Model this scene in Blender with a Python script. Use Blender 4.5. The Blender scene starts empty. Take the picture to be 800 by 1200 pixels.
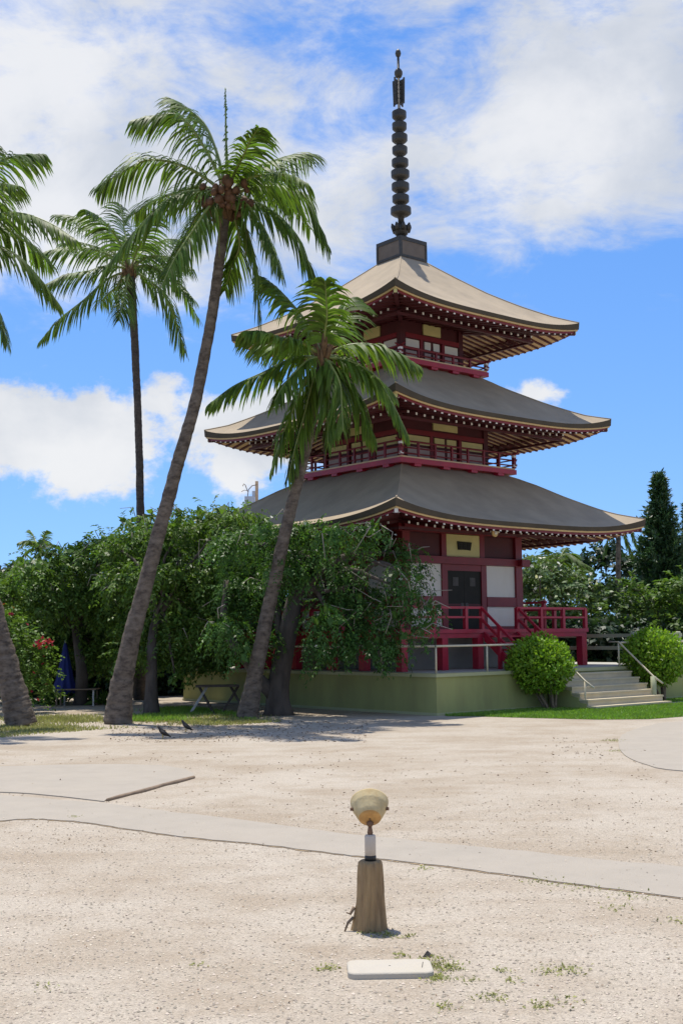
import bpy, bmesh, math, random
import numpy as np
from mathutils import Vector, Matrix

R = math.radians
PI = math.pi
sc = bpy.context.scene
col = sc.collection
random.seed(7)

# ------------------------------------------------------------------ camera
CAM_H = 1.8
TILT, ROLL, FPX = 0.104, 0.012, 1400.0      # FPX: focal length in units of 1/1200 picture height
cam_d = bpy.data.cameras.new('camera')
cam = bpy.data.objects.new('camera', cam_d)
col.objects.link(cam)
cam_d.sensor_fit = 'VERTICAL'
cam_d.sensor_height = 36.0
cam_d.lens = FPX / 1200.0 * 36.0
cam_d.clip_start = 0.1
cam_d.clip_end = 3000
_f = Vector((0, math.cos(TILT), math.sin(TILT)))
_r = Vector((1, 0, 0))
_u = Vector((0, -math.sin(TILT), math.cos(TILT)))
r2 = _r * math.cos(ROLL) - _u * math.sin(ROLL)
u2 = _r * math.sin(ROLL) + _u * math.cos(ROLL)
M = Matrix((r2, u2, -_f)).transposed().to_4x4()
M.translation = Vector((0, 0, CAM_H))
cam.matrix_world = M
sc.camera = cam

# ------------------------------------------------------------------ light
SUN_TO = Vector((-0.075, 0.25, 1.0)).normalized()
sun_d = bpy.data.lights.new('sun', 'SUN')
sun_d.energy = 5.0
sun_d.angle = R(0.53)
sun_d.color = (1.0, 0.94, 0.845)
sun = bpy.data.objects.new('sun', sun_d)
col.objects.link(sun)
sun.rotation_euler = SUN_TO.to_track_quat('Z', 'Y').to_euler()

world = bpy.data.worlds.new('World')
sc.world = world
world.use_nodes = True


def build_world():
    nt = world.node_tree
    N, L = nt.nodes, nt.links
    N.clear()
    out = N.new('ShaderNodeOutputWorld')
    bg = N.new('ShaderNodeBackground')
    bg.inputs['Strength'].default_value = 0.125
    L.new(bg.outputs[0], out.inputs[0])
    sky = N.new('ShaderNodeTexSky')
    sky.sky_type = 'NISHITA'
    sky.sun_disc = False
    sky.sun_elevation = math.asin(SUN_TO.z)
    sky.sun_rotation = math.atan2(SUN_TO.x, SUN_TO.y)
    sky.air_density = 1.15
    sky.dust_density = 0.25
    sky.ozone_density = 2.2
    hs = N.new('ShaderNodeHueSaturation')
    hs.inputs['Saturation'].default_value = 1.30
    hs.inputs['Value'].default_value = 1.42
    hs.inputs['Hue'].default_value = 0.509
    L.new(sky.outputs[0], hs.inputs['Color'])
    tc = N.new('ShaderNodeTexCoord')
    # look the clear sky up somewhat above the true elevation: clean trade-wind air, no murky horizon
    vm = N.new('ShaderNodeVectorMath')
    vm.operation = 'MULTIPLY_ADD'
    vm.inputs[1].default_value = (1, 1, 0.80)
    vm.inputs[2].default_value = (0, 0, 0.17)
    L.new(tc.outputs['Generated'], vm.inputs[0])
    nrm = N.new('ShaderNodeVectorMath')
    nrm.operation = 'NORMALIZE'
    L.new(vm.outputs[0], nrm.inputs[0])
    L.new(nrm.outputs[0], sky.inputs['Vector'])
    sp = N.new('ShaderNodeSeparateXYZ')
    L.new(tc.outputs['Generated'], sp.inputs[0])

    def val(a):
        return a

    def m(op, a, b=None, c=None, clamp=False):
        n = N.new('ShaderNodeMath')
        n.operation = op
        n.use_clamp = clamp
        for i, v in enumerate((a, b, c)):
            if v is None:
                continue
            if isinstance(v, (int, float)):
                n.inputs[i].default_value = v
            else:
                L.new(v, n.inputs[i])
        return n.outputs[0]

    def comb(a, b, c):
        n = N.new('ShaderNodeCombineXYZ')
        for i, v in enumerate((a, b, c)):
            if isinstance(v, (int, float)):
                n.inputs[i].default_value = v
            else:
                L.new(v, n.inputs[i])
        return n.outputs[0]

    def noise(vec, scale, detail=8, rough=0.55, dist=0.0):
        n = N.new('ShaderNodeTexNoise')
        n.inputs['Scale'].default_value = scale
        n.inputs['Detail'].default_value = detail
        n.inputs['Roughness'].default_value = rough
        n.inputs['Distortion'].default_value = dist
        L.new(vec, n.inputs['Vector'])
        return n.outputs['Fac']

    def smooth(v, lo, hi, a=0.0, b=1.0):
        n = N.new('ShaderNodeMapRange')
        n.interpolation_type = 'SMOOTHSTEP'
        L.new(v, n.inputs['Value'])
        n.inputs['From Min'].default_value = lo
        n.inputs['From Max'].default_value = hi
        n.inputs['To Min'].default_value = a
        n.inputs['To Max'].default_value = b
        return n.outputs[0]
    x, y, z = sp.outputs
    zc = m('MAXIMUM', z, 0.0)
    az = m('ARCTAN2', x, y)
    # high broken sheet of cloud: wisps drawn out along a slant
    mpn = N.new('ShaderNodeMapping')
    mpn.vector_type = 'POINT'
    mpn.inputs['Rotation'].default_value = (0, R(28), 0)
    mpn.inputs['Scale'].default_value = (1.0, 1.0, 2.1)
    L.new(tc.outputs['Generated'], mpn.inputs[0])
    hv = mpn.outputs[0]
    n1 = noise(hv, 8.5, 14, 0.64, 0.45)
    n2 = noise(hv, 2.6, 5, 0.5, 0.3)
    n3 = noise(hv, 34.0, 8, 0.65, 0.5)
    cover = smooth(zc, 0.46, 0.8, 0.0, -0.13)
    sheet_bias = m('ADD', smooth(m('ADD', zc, m('MULTIPLY', m('SUBTRACT', n2, 0.5), 0.22)), 0.165, 0.37, -0.28, 0.135), cover)

    def gauss(ax, zz, ra, rz):
        da = m('DIVIDE', m('SUBTRACT', az, ax), ra)
        dz = m('DIVIDE', m('SUBTRACT', zc, zz), rz)
        q = m('ADD', m('MULTIPLY', da, da), m('MULTIPLY', dz, dz))
        return m('POWER', 2.718, m('MULTIPLY', q, -1.0))
    gaps = m('ADD', m('MULTIPLY', gauss(0.02, 0.465, 0.09, 0.03), 0.17), m('MULTIPLY', gauss(0.115, 0.42, 0.03, 0.06), 0.10))
    gaps = m('ADD', gaps, m('MULTIPLY', gauss(0.0, 0.40, 0.035, 0.02), 0.10))
    banks = m('ADD', m('MULTIPLY', gauss(-0.22, 0.38, 0.15, 0.11), 0.17), m('MULTIPLY', gauss(0.22, 0.38, 0.10, 0.07), 0.15))
    banks = m('ADD', banks, m('MULTIPLY', gauss(0.02, 0.345, 0.16, 0.035), 0.10))
    sh = m('ADD', m('ADD', m('ADD', m('MULTIPLY', n1, 0.8), m('MULTIPLY', n3, 0.22)), sheet_bias), m('SUBTRACT', banks, gaps))
    mask1 = smooth(sh, 0.43, 0.77)
    # cumulus low over the trees
    mpc = N.new('ShaderNodeMapping')
    mpc.inputs['Scale'].default_value = (1.0, 1.0, 1.35)
    mpc.inputs['Location'].default_value = (0.3, 0.1, 0.77)
    L.new(tc.outputs['Generated'], mpc.inputs[0])
    c1 = noise(mpc.outputs[0], 11.0, 14, 0.62, 0.1)
    clow = noise(tc.outputs['Generated'], 1.7, 2, 0.5)
    window = m('MULTIPLY', smooth(zc, 0.10, 0.14), smooth(zc, 0.18, 0.245, 1.0, 0.0))
    body = m('MULTIPLY', window, smooth(m('ABSOLUTE', m('SUBTRACT', az, -0.02)), 0.45, 0.7, 0.0, 1.0))
    body = m('MULTIPLY', body, smooth(clow, 0.42, 0.58))
    g = m('MAXIMUM', gauss(-0.215, 0.172, 0.14, 0.056), gauss(-0.07, 0.160, 0.10, 0.050))
    g = m('MAXIMUM', g, m('MULTIPLY', gauss(0.155, 0.197, 0.036, 0.022), 0.86))
    g = m('MAXIMUM', g, m('MULTIPLY', body, 0.9))
    cu = m('ADD', m('MULTIPLY', g, 0.55), m('MULTIPLY', c1, 1.15))
    mask2 = smooth(cu, 0.82, 0.97)
    mask = m('MAXIMUM', m('MULTIPLY', mask1, 0.92), m('MULTIPLY', mask2, 0.95))
    # cloud brightness: soft grey in the thick parts
    shade = noise(mpc.outputs[0], 6.0, 8, 0.55, 0.2)
    cr = N.new('ShaderNodeMix')
    cr.data_type = 'RGBA'
    L.new(smooth(shade, 0.35, 0.65), cr.inputs['Factor'])
    k = 1.0 / 0.125
    cr.inputs['A'].default_value = (0.64 * k, 0.675 * k, 0.73 * k, 1)
    cr.inputs['B'].default_value = (0.90 * k, 0.90 * k, 0.90 * k, 1)
    mx = N.new('ShaderNodeMix')
    mx.data_type = 'RGBA'
    L.new(mask, mx.inputs['Factor'])
    L.new(hs.outputs[0], mx.inputs['A'])
    L.new(cr.outputs['Result'], mx.inputs['B'])
    L.new(mx.outputs['Result'], bg.inputs['Color'])


build_world()
sc.view_settings.view_transform = 'Standard'
sc.view_settings.look = 'None'
sc.view_settings.exposure = 0.0
sc.view_settings.gamma = 1.0
sc.view_settings.use_curve_mapping = False
sc.render.engine = 'CYCLES'
sc.cycles.max_bounces = 8
sc.cycles.diffuse_bounces = 4
sc.cycles.glossy_bounces = 3
sc.cycles.transmission_bounces = 4
sc.cycles.transparent_max_bounces = 8


# ------------------------------------------------------------------ survey helpers (photo bearing -> place)
def ray(px, py):
    dx, dy = px - 400.0, py - 600.0
    c, s = math.cos(ROLL), math.sin(ROLL)
    qx, qy = dx * c - dy * s, dx * s + dy * c
    x, u = qx / FPX, -qy / FPX
    c, s = math.cos(TILT), math.sin(TILT)
    return Vector((x, c - u * s, s + u * c))


def gp(px, py, z=0.0):
    r = ray(px, py)
    t = (z - CAM_H) / r.z
    return Vector((0, 0, CAM_H)) + r * t


def ap(px, py, Y):
    r = ray(px, py)
    return Vector((0, 0, CAM_H)) + r * (Y / r.y)


# ------------------------------------------------------------------ materials
MATS = {}


def mat(name, color, rough=0.7, var=0.12, scale=3.0, bump=0.0, bscale=40.0, color2=None, c2amt=0.0, c2scale=2.0,
        spec=0.5, metal=0.0, stretch=(1, 1, 1), detail=5, transl=0.0, island=0.0, coat=0.0):
    """Procedural surface: base colour broken up by two noises, an optional second tone in patches, optional bump."""
    if name in MATS:
        return MATS[name]
    mt = bpy.data.materials.new(name)
    mt.use_nodes = True
    nt = mt.node_tree
    N, L = nt.nodes, nt.links
    b = N['Principled BSDF']
    b.inputs['Roughness'].default_value = rough
    b.inputs['Specular IOR Level'].default_value = spec
    b.inputs['Metallic'].default_value = metal
    tc = N.new('ShaderNodeTexCoord')
    mp = N.new('ShaderNodeMapping')
    mp.inputs['Scale'].default_value = stretch
    L.new(tc.outputs['Object'], mp.inputs[0])

    def noise(sc_, det=detail, rg=0.6):
        n = N.new('ShaderNodeTexNoise')
        n.inputs['Scale'].default_value = sc_
        n.inputs['Detail'].default_value = det
        n.inputs['Roughness'].default_value = rg
        L.new(mp.outputs[0], n.inputs['Vector'])
        return n.outputs['Fac']

    def mixc(fac, a, bb, typ='MIX'):
        mx = N.new('ShaderNodeMix')
        mx.data_type = 'RGBA'
        mx.blend_type = typ
        for k, v in (('Factor', fac), ('A', a), ('B', bb)):
            s = mx.inputs[k]
            if isinstance(v, (tuple, list)):
                s.default_value = (*v[:3], 1)
            elif isinstance(v, (int, float)):
                s.default_value = v
            else:
                L.new(v, s)
        return mx.outputs['Result']

    def ramp(v, lo, hi, a=0.0, bb=1.0):
        n = N.new('ShaderNodeMapRange')
        L.new(v, n.inputs['Value'])
        n.inputs['From Min'].default_value = lo
        n.inputs['From Max'].default_value = hi
        n.inputs['To Min'].default_value = a
        n.inputs['To Max'].default_value = bb
        return n.outputs[0]
    c = Vector(color)
    cur = mixc(ramp(noise(scale), 0.3, 0.7), tuple(c * (1 - var)), tuple(c * (1 + var)))
    if color2 is not None:
        cur = mixc(ramp(noise(c2scale), 0.5 - 0.12, 0.5 + 0.2, 0.0, c2amt), cur, color2)
    if island:
        g = N.new('ShaderNodeNewGeometry')
        hsv = N.new('ShaderNodeHueSaturation')
        L.new(cur, hsv.inputs['Color'])
        L.new(ramp(g.outputs['Random Per Island'], 0, 1, 1 - island, 1 + island), hsv.inputs['Value'])
        wn = N.new('ShaderNodeTexWhiteNoise')
        wn.noise_dimensions = '1D'
        L.new(g.outputs['Random Per Island'], wn.inputs['W'])
        L.new(ramp(wn.outputs['Value'], 0, 1, 0.485, 0.515), hsv.inputs['Hue'])
        cur = hsv.outputs[0]
    L.new(cur, b.inputs['Base Color'])
    if bump:
        bn = N.new('ShaderNodeBump')
        bn.inputs['Strength'].default_value = bump
        bn.inputs['Distance'].default_value = 0.02
        L.new(noise(bscale, 6, 0.65), bn.inputs['Height'])
        L.new(bn.outputs[0], b.inputs['Normal'])
    if coat:
        b.inputs['Coat Weight'].default_value = coat
        b.inputs['Coat Roughness'].default_value = 0.25
    if transl:
        t = N.new('ShaderNodeBsdfTranslucent')
        tcol = mixc(1.0, cur, (1.6, 1.75, 0.7), 'MULTIPLY')
        L.new(tcol, t.inputs['Color'])
        ms = N.new('ShaderNodeMixShader')
        ms.inputs[0].default_value = transl
        L.new(b.outputs[0], ms.inputs[1])
        L.new(t.outputs[0], ms.inputs[2])
        L.new(ms.outputs[0], N['Material Output'].inputs['Surface'])
    MATS[name] = mt
    return mt


M_roof = mat('roof_sheet', (0.405, 0.325, 0.222), 0.75, 0.07, 1.2, 0.15, 25, spec=0.25, color2=(0.275, 0.222, 0.155), c2amt=0.65, c2scale=1.3, stretch=(1, 1, 0.5))
M_fascia = mat('roof_edge_dark', (0.082, 0.064, 0.042), 0.8, 0.15, 2, spec=0.2)
M_gold = mat('gold_paint', (0.62, 0.42, 0.17), 0.5, 0.1, 4)
M_red = mat('red_lacquer', (0.185, 0.009, 0.015), 0.45, 0.16, 2.5, 0.05, 30, color2=(0.16, 0.012, 0.02), c2amt=0.5)
M_pink = mat('crimson_paint', (0.41, 0.015, 0.036), 0.42, 0.14, 3, 0.05, 30, color2=(0.26, 0.015, 0.04), c2amt=0.5)
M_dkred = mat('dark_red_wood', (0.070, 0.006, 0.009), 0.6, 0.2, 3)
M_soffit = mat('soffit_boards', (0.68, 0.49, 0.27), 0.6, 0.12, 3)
M_white = mat('white_paint', (0.80, 0.78, 0.74), 0.6, 0.04, 3)
M_plaster = mat('plaster_white', (0.74, 0.72, 0.65), 0.8, 0.05, 1.5, 0.1, 60, color2=(0.60, 0.56, 0.47), c2amt=0.5, c2scale=1.4, stretch=(1, 1, 0.4))
M_cream = mat('cream_panel', (0.60, 0.53, 0.22), 0.6, 0.08, 3)
M_pinkgrey = mat('grey_pink_panel', (0.48, 0.38, 0.36), 0.6, 0.1, 3)
M_door = mat('door_dark', (0.020, 0.019, 0.015), 0.6, 0.2, 4, spec=0.2)
M_doorgrey = mat('door_paper', (0.085, 0.08, 0.075), 0.6, 0.2, 8, spec=0.2)
M_bronze = mat('spire_bronze', (0.030, 0.027, 0.022), 0.5, 0.35, 6, 0.3, 30, color2=(0.062, 0.052, 0.038), c2amt=0.6, c2scale=4)
M_boxwood = mat('spire_base_wood', (0.15, 0.115, 0.085), 0.7, 0.15, 4)
M_greywall = mat('grey_block_wall', (0.33, 0.315, 0.275), 0.85, 0.08, 2, 0.15, 50)
M_green = mat('terrace_green_paint', (0.37, 0.365, 0.13), 0.75, 0.06, 1.2, 0.12, 40, color2=(0.25, 0.235, 0.09), c2amt=0.7, c2scale=1.6, stretch=(1, 1, 0.3))
M_olivecap = mat('terrace_coping', (0.42, 0.41, 0.22), 0.7, 0.07, 2)
M_paving = mat('terrace_paving', (0.42, 0.40, 0.34), 0.85, 0.1, 2)
M_step = mat('step_concrete', (0.58, 0.485, 0.32), 0.85, 0.08, 3, 0.2, 50, color2=(0.40, 0.37, 0.28), c2amt=0.5)
M_pipe = mat('beige_pipe', (0.62, 0.54, 0.38), 0.5, 0.08, 6)
M_fence = mat('fence_sage_paint', (0.40, 0.42, 0.26), 0.7, 0.08, 3)
M_trunk = mat('palm_bark', (0.095, 0.072, 0.054), 0.95, 0.35, 9, 1.0, 34, color2=(0.235, 0.19, 0.145), c2amt=0.85, c2scale=4.5, stretch=(1, 1, 1.8), detail=9)
M_trunkB = mat('palm_bark_dark', (0.065, 0.052, 0.044), 0.95, 0.35, 9, 1.0, 34, color2=(0.13, 0.105, 0.085), c2amt=0.7, c2scale=4.5, stretch=(1, 1, 1.8), detail=9)
M_trunkdk = mat('tree_bark', (0.075, 0.06, 0.05), 0.95, 0.3, 6, 0.8, 25, color2=(0.13, 0.11, 0.09), c2amt=0.6, c2scale=5, stretch=(1, 1, 0.4))
M_frondC = mat('palm_leaf_bright', (0.108, 0.172, 0.026), 0.5, 0.25, 2.0, transl=0.40, island=0.42, spec=0.25)
M_frond = mat('palm_leaf', (0.094, 0.150, 0.026), 0.5, 0.25, 2.0, transl=0.38, island=0.42, spec=0.25)
M_frondB = mat('palm_leaf_dark', (0.085, 0.140, 0.030), 0.5, 0.25, 2.0, transl=0.34, island=0.42, spec=0.25)
M_dead = mat('dead_frond', (0.20, 0.13, 0.065), 0.8, 0.3, 3.0, transl=0.2, island=0.4)
M_rachis = mat('palm_rachis', (0.20, 0.24, 0.06), 0.45, 0.15, 3)
M_husk = mat('palm_husk', (0.14, 0.08, 0.035), 0.9, 0.4, 12)
M_coco = mat('coconut_skin', (0.105, 0.048, 0.020), 0.75, 0.35, 8)
M_leafA = mat('leaf_broad', (0.098, 0.168, 0.036), 0.45, 0.28, 1.1, transl=0.3, island=0.38, spec=0.2)
M_leafB = mat('leaf_feathery', (0.072, 0.148, 0.036), 0.45, 0.28, 1.1, transl=0.3, island=0.38, spec=0.2)
M_leafP = mat('leaf_frangipani', (0.105, 0.165, 0.060), 0.45, 0.25, 1.1, transl=0.25, island=0.45, spec=0.3)
M_leafD = mat('leaf_dark_fill', (0.022, 0.050, 0.018), 0.5, 0.3, 1.5, transl=0.2, island=0.4)  # dark green fill; understory shade is put into the leaf colour
M_leafBush = mat('leaf_clipped', (0.20, 0.33, 0.030), 0.45, 0.2, 2.0, spec=0.3, transl=0.28, island=0.4)
M_pine = mat('pine_needles', (0.038, 0.088, 0.028), 0.5, 0.25, 2.0, transl=0.1, island=0.4)
M_twig = mat('pale_twig', (0.33, 0.29, 0.24), 0.9, 0.2, 6)
M_flower = mat('red_flower', (0.34, 0.02, 0.04), 0.6, 0.15, 6, transl=0.25, island=0.3)
M_blossom = mat('white_blossom', (0.78, 0.77, 0.68), 0.6, 0.05, 6, transl=0.2)
M_grass = mat('grass_blades', (0.17, 0.30, 0.035), 0.55, 0.2, 1.5, transl=0.3, island=0.4)
M_drygrass = mat('dry_grass_blades', (0.27, 0.27, 0.10), 0.6, 0.25, 1.5, transl=0.25, island=0.4)
M_lawnsoil = mat('lawn_soil', (0.10, 0.13, 0.035), 0.95, 0.3, 4)
M_conc = mat('path_concrete', (0.360, 0.318, 0.258), 0.9, 0.06, 3.3, 0.35, 55, color2=(0.40, 0.35, 0.28), c2amt=0.55, c2scale=1.2, detail=12)
M_soil = mat('edge_soil', (0.34, 0.25, 0.145), 0.95, 0.3, 10, 0.6, 50)
M_timber = mat('weathered_timber', (0.23, 0.165, 0.11), 0.9, 0.25, 8, 0.5, 30)
M_stump = mat('stump_wood', (0.44, 0.295, 0.145), 0.95, 0.3, 14, 1.0, 30, color2=(0.15, 0.095, 0.05), c2amt=0.9, c2scale=12, stretch=(1, 1, 0.16))
M_lamp = mat('lamp_shell', (0.60, 0.50, 0.29), 0.85, 0.15, 9, 0.2, 60, color2=(0.42, 0.29, 0.13), c2amt=0.8, c2scale=8, spec=0.2)
M_rust = mat('lamp_rust', (0.50, 0.28, 0.085), 0.6, 0.2, 20, 0.2, 60, color2=(0.30, 0.13, 0.04), c2amt=0.5, c2scale=25)
M_rustdk = mat('dark_rust', (0.16, 0.085, 0.045), 0.7, 0.3, 30)
M_pvc = mat('pvc_grey', (0.56, 0.48, 0.39), 0.6, 0.06, 12, color2=(0.42, 0.36, 0.29), c2amt=0.4, c2scale=10)
M_black = mat('black_band', (0.02, 0.018, 0.016), 0.5)
M_lens = mat('lamp_lens', (0.5, 0.52, 0.52), 0.1, 0.02)
M_slab = mat('slab_concrete', (0.50, 0.455, 0.375), 0.85, 0.10, 9, 0.25, 70, color2=(0.42, 0.375, 0.29), c2amt=0.6, c2scale=9)
M_rock = mat('dark_rock', (0.06, 0.055, 0.05), 0.9, 0.3, 20, 0.5, 40)
M_umb = mat('umbrella_blue', (0.012, 0.025, 0.16), 0.8, 0.15, 5)
M_metal = mat('worn_metal', (0.55, 0.53, 0.5), 0.5, 0.2, 8)
M_bird = mat('bird_plumage', (0.010, 0.008, 0.007), 0.6, 0.3, 20)
M_beak = mat('bird_beak', (0.55, 0.38, 0.05), 0.5, 0.1, 20)
M_farwhite = mat('far_white_panel', (0.62, 0.66, 0.72), 0.7, 0.1, 3)
M_pebble = mat('pebbles', (0.42, 0.364, 0.290), 0.9, 0.15, 1.5, island=0.38)
M_litter = mat('leaf_litter', (0.16, 0.10, 0.05), 0.9, 0.3, 3, island=0.5)


def gravel_mat():
    mt = bpy.data.materials.new('gravel_ground')
    mt.use_nodes = True
    nt = mt.node_tree
    N, L = nt.nodes, nt.links
    b = N['Principled BSDF']
    b.inputs['Roughness'].default_value = 0.95
    b.inputs['Specular IOR Level'].default_value = 0.2
    tc = N.new('ShaderNodeTexCoord')

    def noise(s, d=8, r=0.6, st=(1, 1, 1)):
        mp = N.new('ShaderNodeMapping')
        mp.inputs['Scale'].default_value = st
        L.new(tc.outputs['Object'], mp.inputs[0])
        n = N.new('ShaderNodeTexNoise')
        n.inputs['Scale'].default_value = s
        n.inputs['Detail'].default_value = d
        n.inputs['Roughness'].default_value = r
        L.new(mp.outputs[0], n.inputs['Vector'])
        return n.outputs['Fac']

    def ramp(v, lo, hi, a=0.0, bb=1.0):
        n = N.new('ShaderNodeMapRange')
        n.interpolation_type = 'SMOOTHSTEP'
        L.new(v, n.inputs['Value'])
        n.inputs['From Min'].default_value = lo
        n.inputs['From Max'].default_value = hi
        n.inputs['To Min'].default_value = a
        n.inputs['To Max'].default_value = bb
        return n.outputs[0]

    def mixc(fac, a, bb, typ='MIX'):
        mx = N.new('ShaderNodeMix')
        mx.data_type = 'RGBA'
        mx.blend_type = typ
        for k, v in (('Factor', fac), ('A', a), ('B', bb)):
            s = mx.inputs[k]
            if isinstance(v, (tuple, list)):
                s.default_value = (*v[:3], 1)
            elif isinstance(v, (int, float)):
                s.default_value = v
            else:
                L.new(v, s)
        return mx.outputs['Result']
    base = mixc(ramp(noise(0.55, 10, 0.68, (0.85, 1.0, 1)), 0.36, 0.68), (0.460, 0.404, 0.326), (0.362, 0.297, 0.220))
    base = mixc(ramp(noise(2.2, 8, 0.65), 0.45, 0.75, 0, 0.45), base, (0.33, 0.26, 0.185))
    base = mixc(ramp(noise(16, 6, 0.7), 0.54, 0.78, 0, 0.5), base, (0.27, 0.195, 0.125))
    base = mixc(ramp(noise(60, 4, 0.7), 0.55, 0.72, 0, 0.6), base, (0.58, 0.52, 0.43))
    vo = N.new('ShaderNodeTexVoronoi')
    vo.inputs['Scale'].default_value = 85
    L.new(tc.outputs['Object'], vo.inputs['Vector'])
    hsv = N.new('ShaderNodeHueSaturation')
    L.new(base, hsv.inputs['Color'])
    sp = N.new('ShaderNodeSeparateColor')
    L.new(vo.outputs['Color'], sp.inputs[0])
    L.new(ramp(sp.outputs[0], 0, 1, 0.85, 1.12), hsv.inputs['Value'])
    L.new(hsv.outputs[0], b.inputs['Base Color'])
    bn = N.new('ShaderNodeBump')
    bn.inputs['Strength'].default_value = 0.55
    bn.inputs['Distance'].default_value = 0.012
    ad = N.new('ShaderNodeMath')
    ad.operation = 'ADD'
    L.new(vo.outputs['Distance'], ad.inputs[0])
    L.new(noise(9, 8, 0.7), ad.inputs[1])
    L.new(ad.outputs[0], bn.inputs['Height'])
    L.new(bn.outputs[0], b.inputs['Normal'])
    return mt


M_gravel = gravel_mat()


# ------------------------------------------------------------------ object helpers
def tag(o, label=None, cat=None, group=None, kind=None):
    if label:
        o['label'] = label
    if cat:
        o['category'] = cat
    if group:
        o['group'] = group
    if kind:
        o['kind'] = kind
    return o


def empty(name, loc=(0, 0, 0), rz=0.0):
    o = bpy.data.objects.new(name, None)
    o.location = loc
    o.rotation_euler = (0, 0, rz)
    o.empty_display_size = 0.3
    col.objects.link(o)
    return o


def link_mesh(name, me, material, parent=None):
    o = bpy.data.objects.new(name, me)
    if material is not None and len(me.materials) == 0:
        for mm in (material if isinstance(material, (list, tuple)) else [material]):
            me.materials.append(mm)
    col.objects.link(o)
    if parent is not None:
        o.parent = parent
    return o


class MB:
    def __init__(self):
        self.v, self.f, self.mi, self.sm = [], [], [], []

    def add(self, vs, fs, mi=0, smooth=False):
        b = len(self.v)
        self.v += [tuple(p) for p in vs]
        self.f += [tuple(i + b for i in q) for q in fs]
        self.mi += [mi] * len(fs)
        self.sm += [smooth] * len(fs)
        return self

    def box(self, x0, x1, y0, y1, z0, z1, mi=0, ch=0.0):
        if ch > 0:
            # box with its vertical edges and top rim chamfered
            c = ch
            def loop(i, z):
                return [(x0 + i + (c - i), y0 + i, z), (x1 - c, y0 + i, z), (x1 - i, y0 + c, z), (x1 - i, y1 - c, z),
                        (x1 - c, y1 - i, z), (x0 + c, y1 - i, z), (x0 + i, y1 - c, z), (x0 + i, y0 + c, z)]
            a, b_, t = loop(0, z0), loop(0, z1 - c), loop(c * 0.7, z1)
            vs = a + b_ + t
            fs = []
            for k in range(8):
                n = (k + 1) % 8
                fs.append((k, n, 8 + n, 8 + k))
                fs.append((8 + k, 8 + n, 16 + n, 16 + k))
            fs.append(tuple(range(16, 24)))
            fs.append(tuple(range(7, -1, -1)))
            return self.add(vs, fs, mi)
        vs = [(x0, y0, z0), (x1, y0, z0), (x1, y1, z0), (x0, y1, z0), (x0, y0, z1), (x1, y0, z1), (x1, y1, z1), (x0, y1, z1)]
        fs = [(3, 2, 1, 0), (4, 5, 6, 7), (0, 1, 5, 4), (1, 2, 6, 5), (2, 3, 7, 6), (3, 0, 4, 7)]
        return self.add(vs, fs, mi)

    def bar(self, p, q, w, h, mi=0, up=(0, 0, 1)):
        p, q = Vector(p), Vector(q)
        t = (q - p).normalized()
        s = t.cross(Vector(up))
        if s.length < 1e-4:
            s = t.cross(Vector((0, 1, 0)))
        s.normalize()
        n = s.cross(t)
        vs = []
        for e in (p, q):
            for a, b in ((-1, -1), (1, -1), (1, 1), (-1, 1)):
                vs.append(e + s * (a * w / 2) + n * (b * h / 2))
        return self.add(vs, [(0, 3, 2, 1)[::-1], (4, 5, 6, 7), (0, 1, 5, 4), (1, 2, 6, 5), (2, 3, 7, 6), (3, 0, 4, 7)], mi)

    def tube(self, pts, rads, seg=8, mi=0, cap=True, rfun=None):
        pts = [Vector(p) for p in pts]
        n = len(pts)
        if isinstance(rads, (int, float)):
            rads = [rads] * n
        vs, fs = [], []
        ref = Vector((0.123, 0.97, 0.21)).normalized()
        for i, p in enumerate(pts):
            t = (pts[min(i + 1, n - 1)] - pts[max(i - 1, 0)]).normalized()
            s = t.cross(ref)
            if s.length < 0.1:
                s = t.cross(Vector((1, 0, 0)))
            s.normalize()
            u = s.cross(t)
            for k in range(seg):
                a = 2 * PI * k / seg
                rr = rads[i] * (rfun(i, k) if rfun else 1)
                vs.append(p + s * math.cos(a) * rr + u * math.sin(a) * rr)
        for i in range(n - 1):
            for k in range(seg):
                k2 = (k + 1) % seg
                fs.append((i * seg + k, (i + 1) * seg + k, (i + 1) * seg + k2, i * seg + k2))
        if cap:
            fs.append(tuple(range(seg)))
            fs.append(tuple(range(n * seg - 1, (n - 1) * seg - 1, -1)))
        return self.add(vs, fs, mi, True)

    def lathe(self, prof, seg=20, mi=0, mtx=None, smooth=True):
        vs, fs = [], []
        for r, z in prof:
            for k in range(seg):
                a = 2 * PI * k / seg
                v = Vector((r * math.cos(a), r * math.sin(a), z))
                vs.append(mtx @ v if mtx else v)
        for i in range(len(prof) - 1):
            for k in range(seg):
                k2 = (k + 1) % seg
                fs.append((i * seg + k, i * seg + k2, (i + 1) * seg + k2, (i + 1) * seg + k))
        fs.append(tuple(range(seg - 1, -1, -1)))
        fs.append(tuple(range((len(prof) - 1) * seg, len(prof) * seg)))
        return self.add(vs, fs, mi, smooth)

    def mesh(self, name='m'):
        me = bpy.data.meshes.new(name)
        me.from_pydata(self.v, [], self.f)
        me.polygons.foreach_set('material_index', self.mi)
        me.polygons.foreach_set('use_smooth', self.sm)
        me.update()
        return me

    def build(self, name, material, parent=None):
        return link_mesh(name, self.mesh(name), material, parent)


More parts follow.
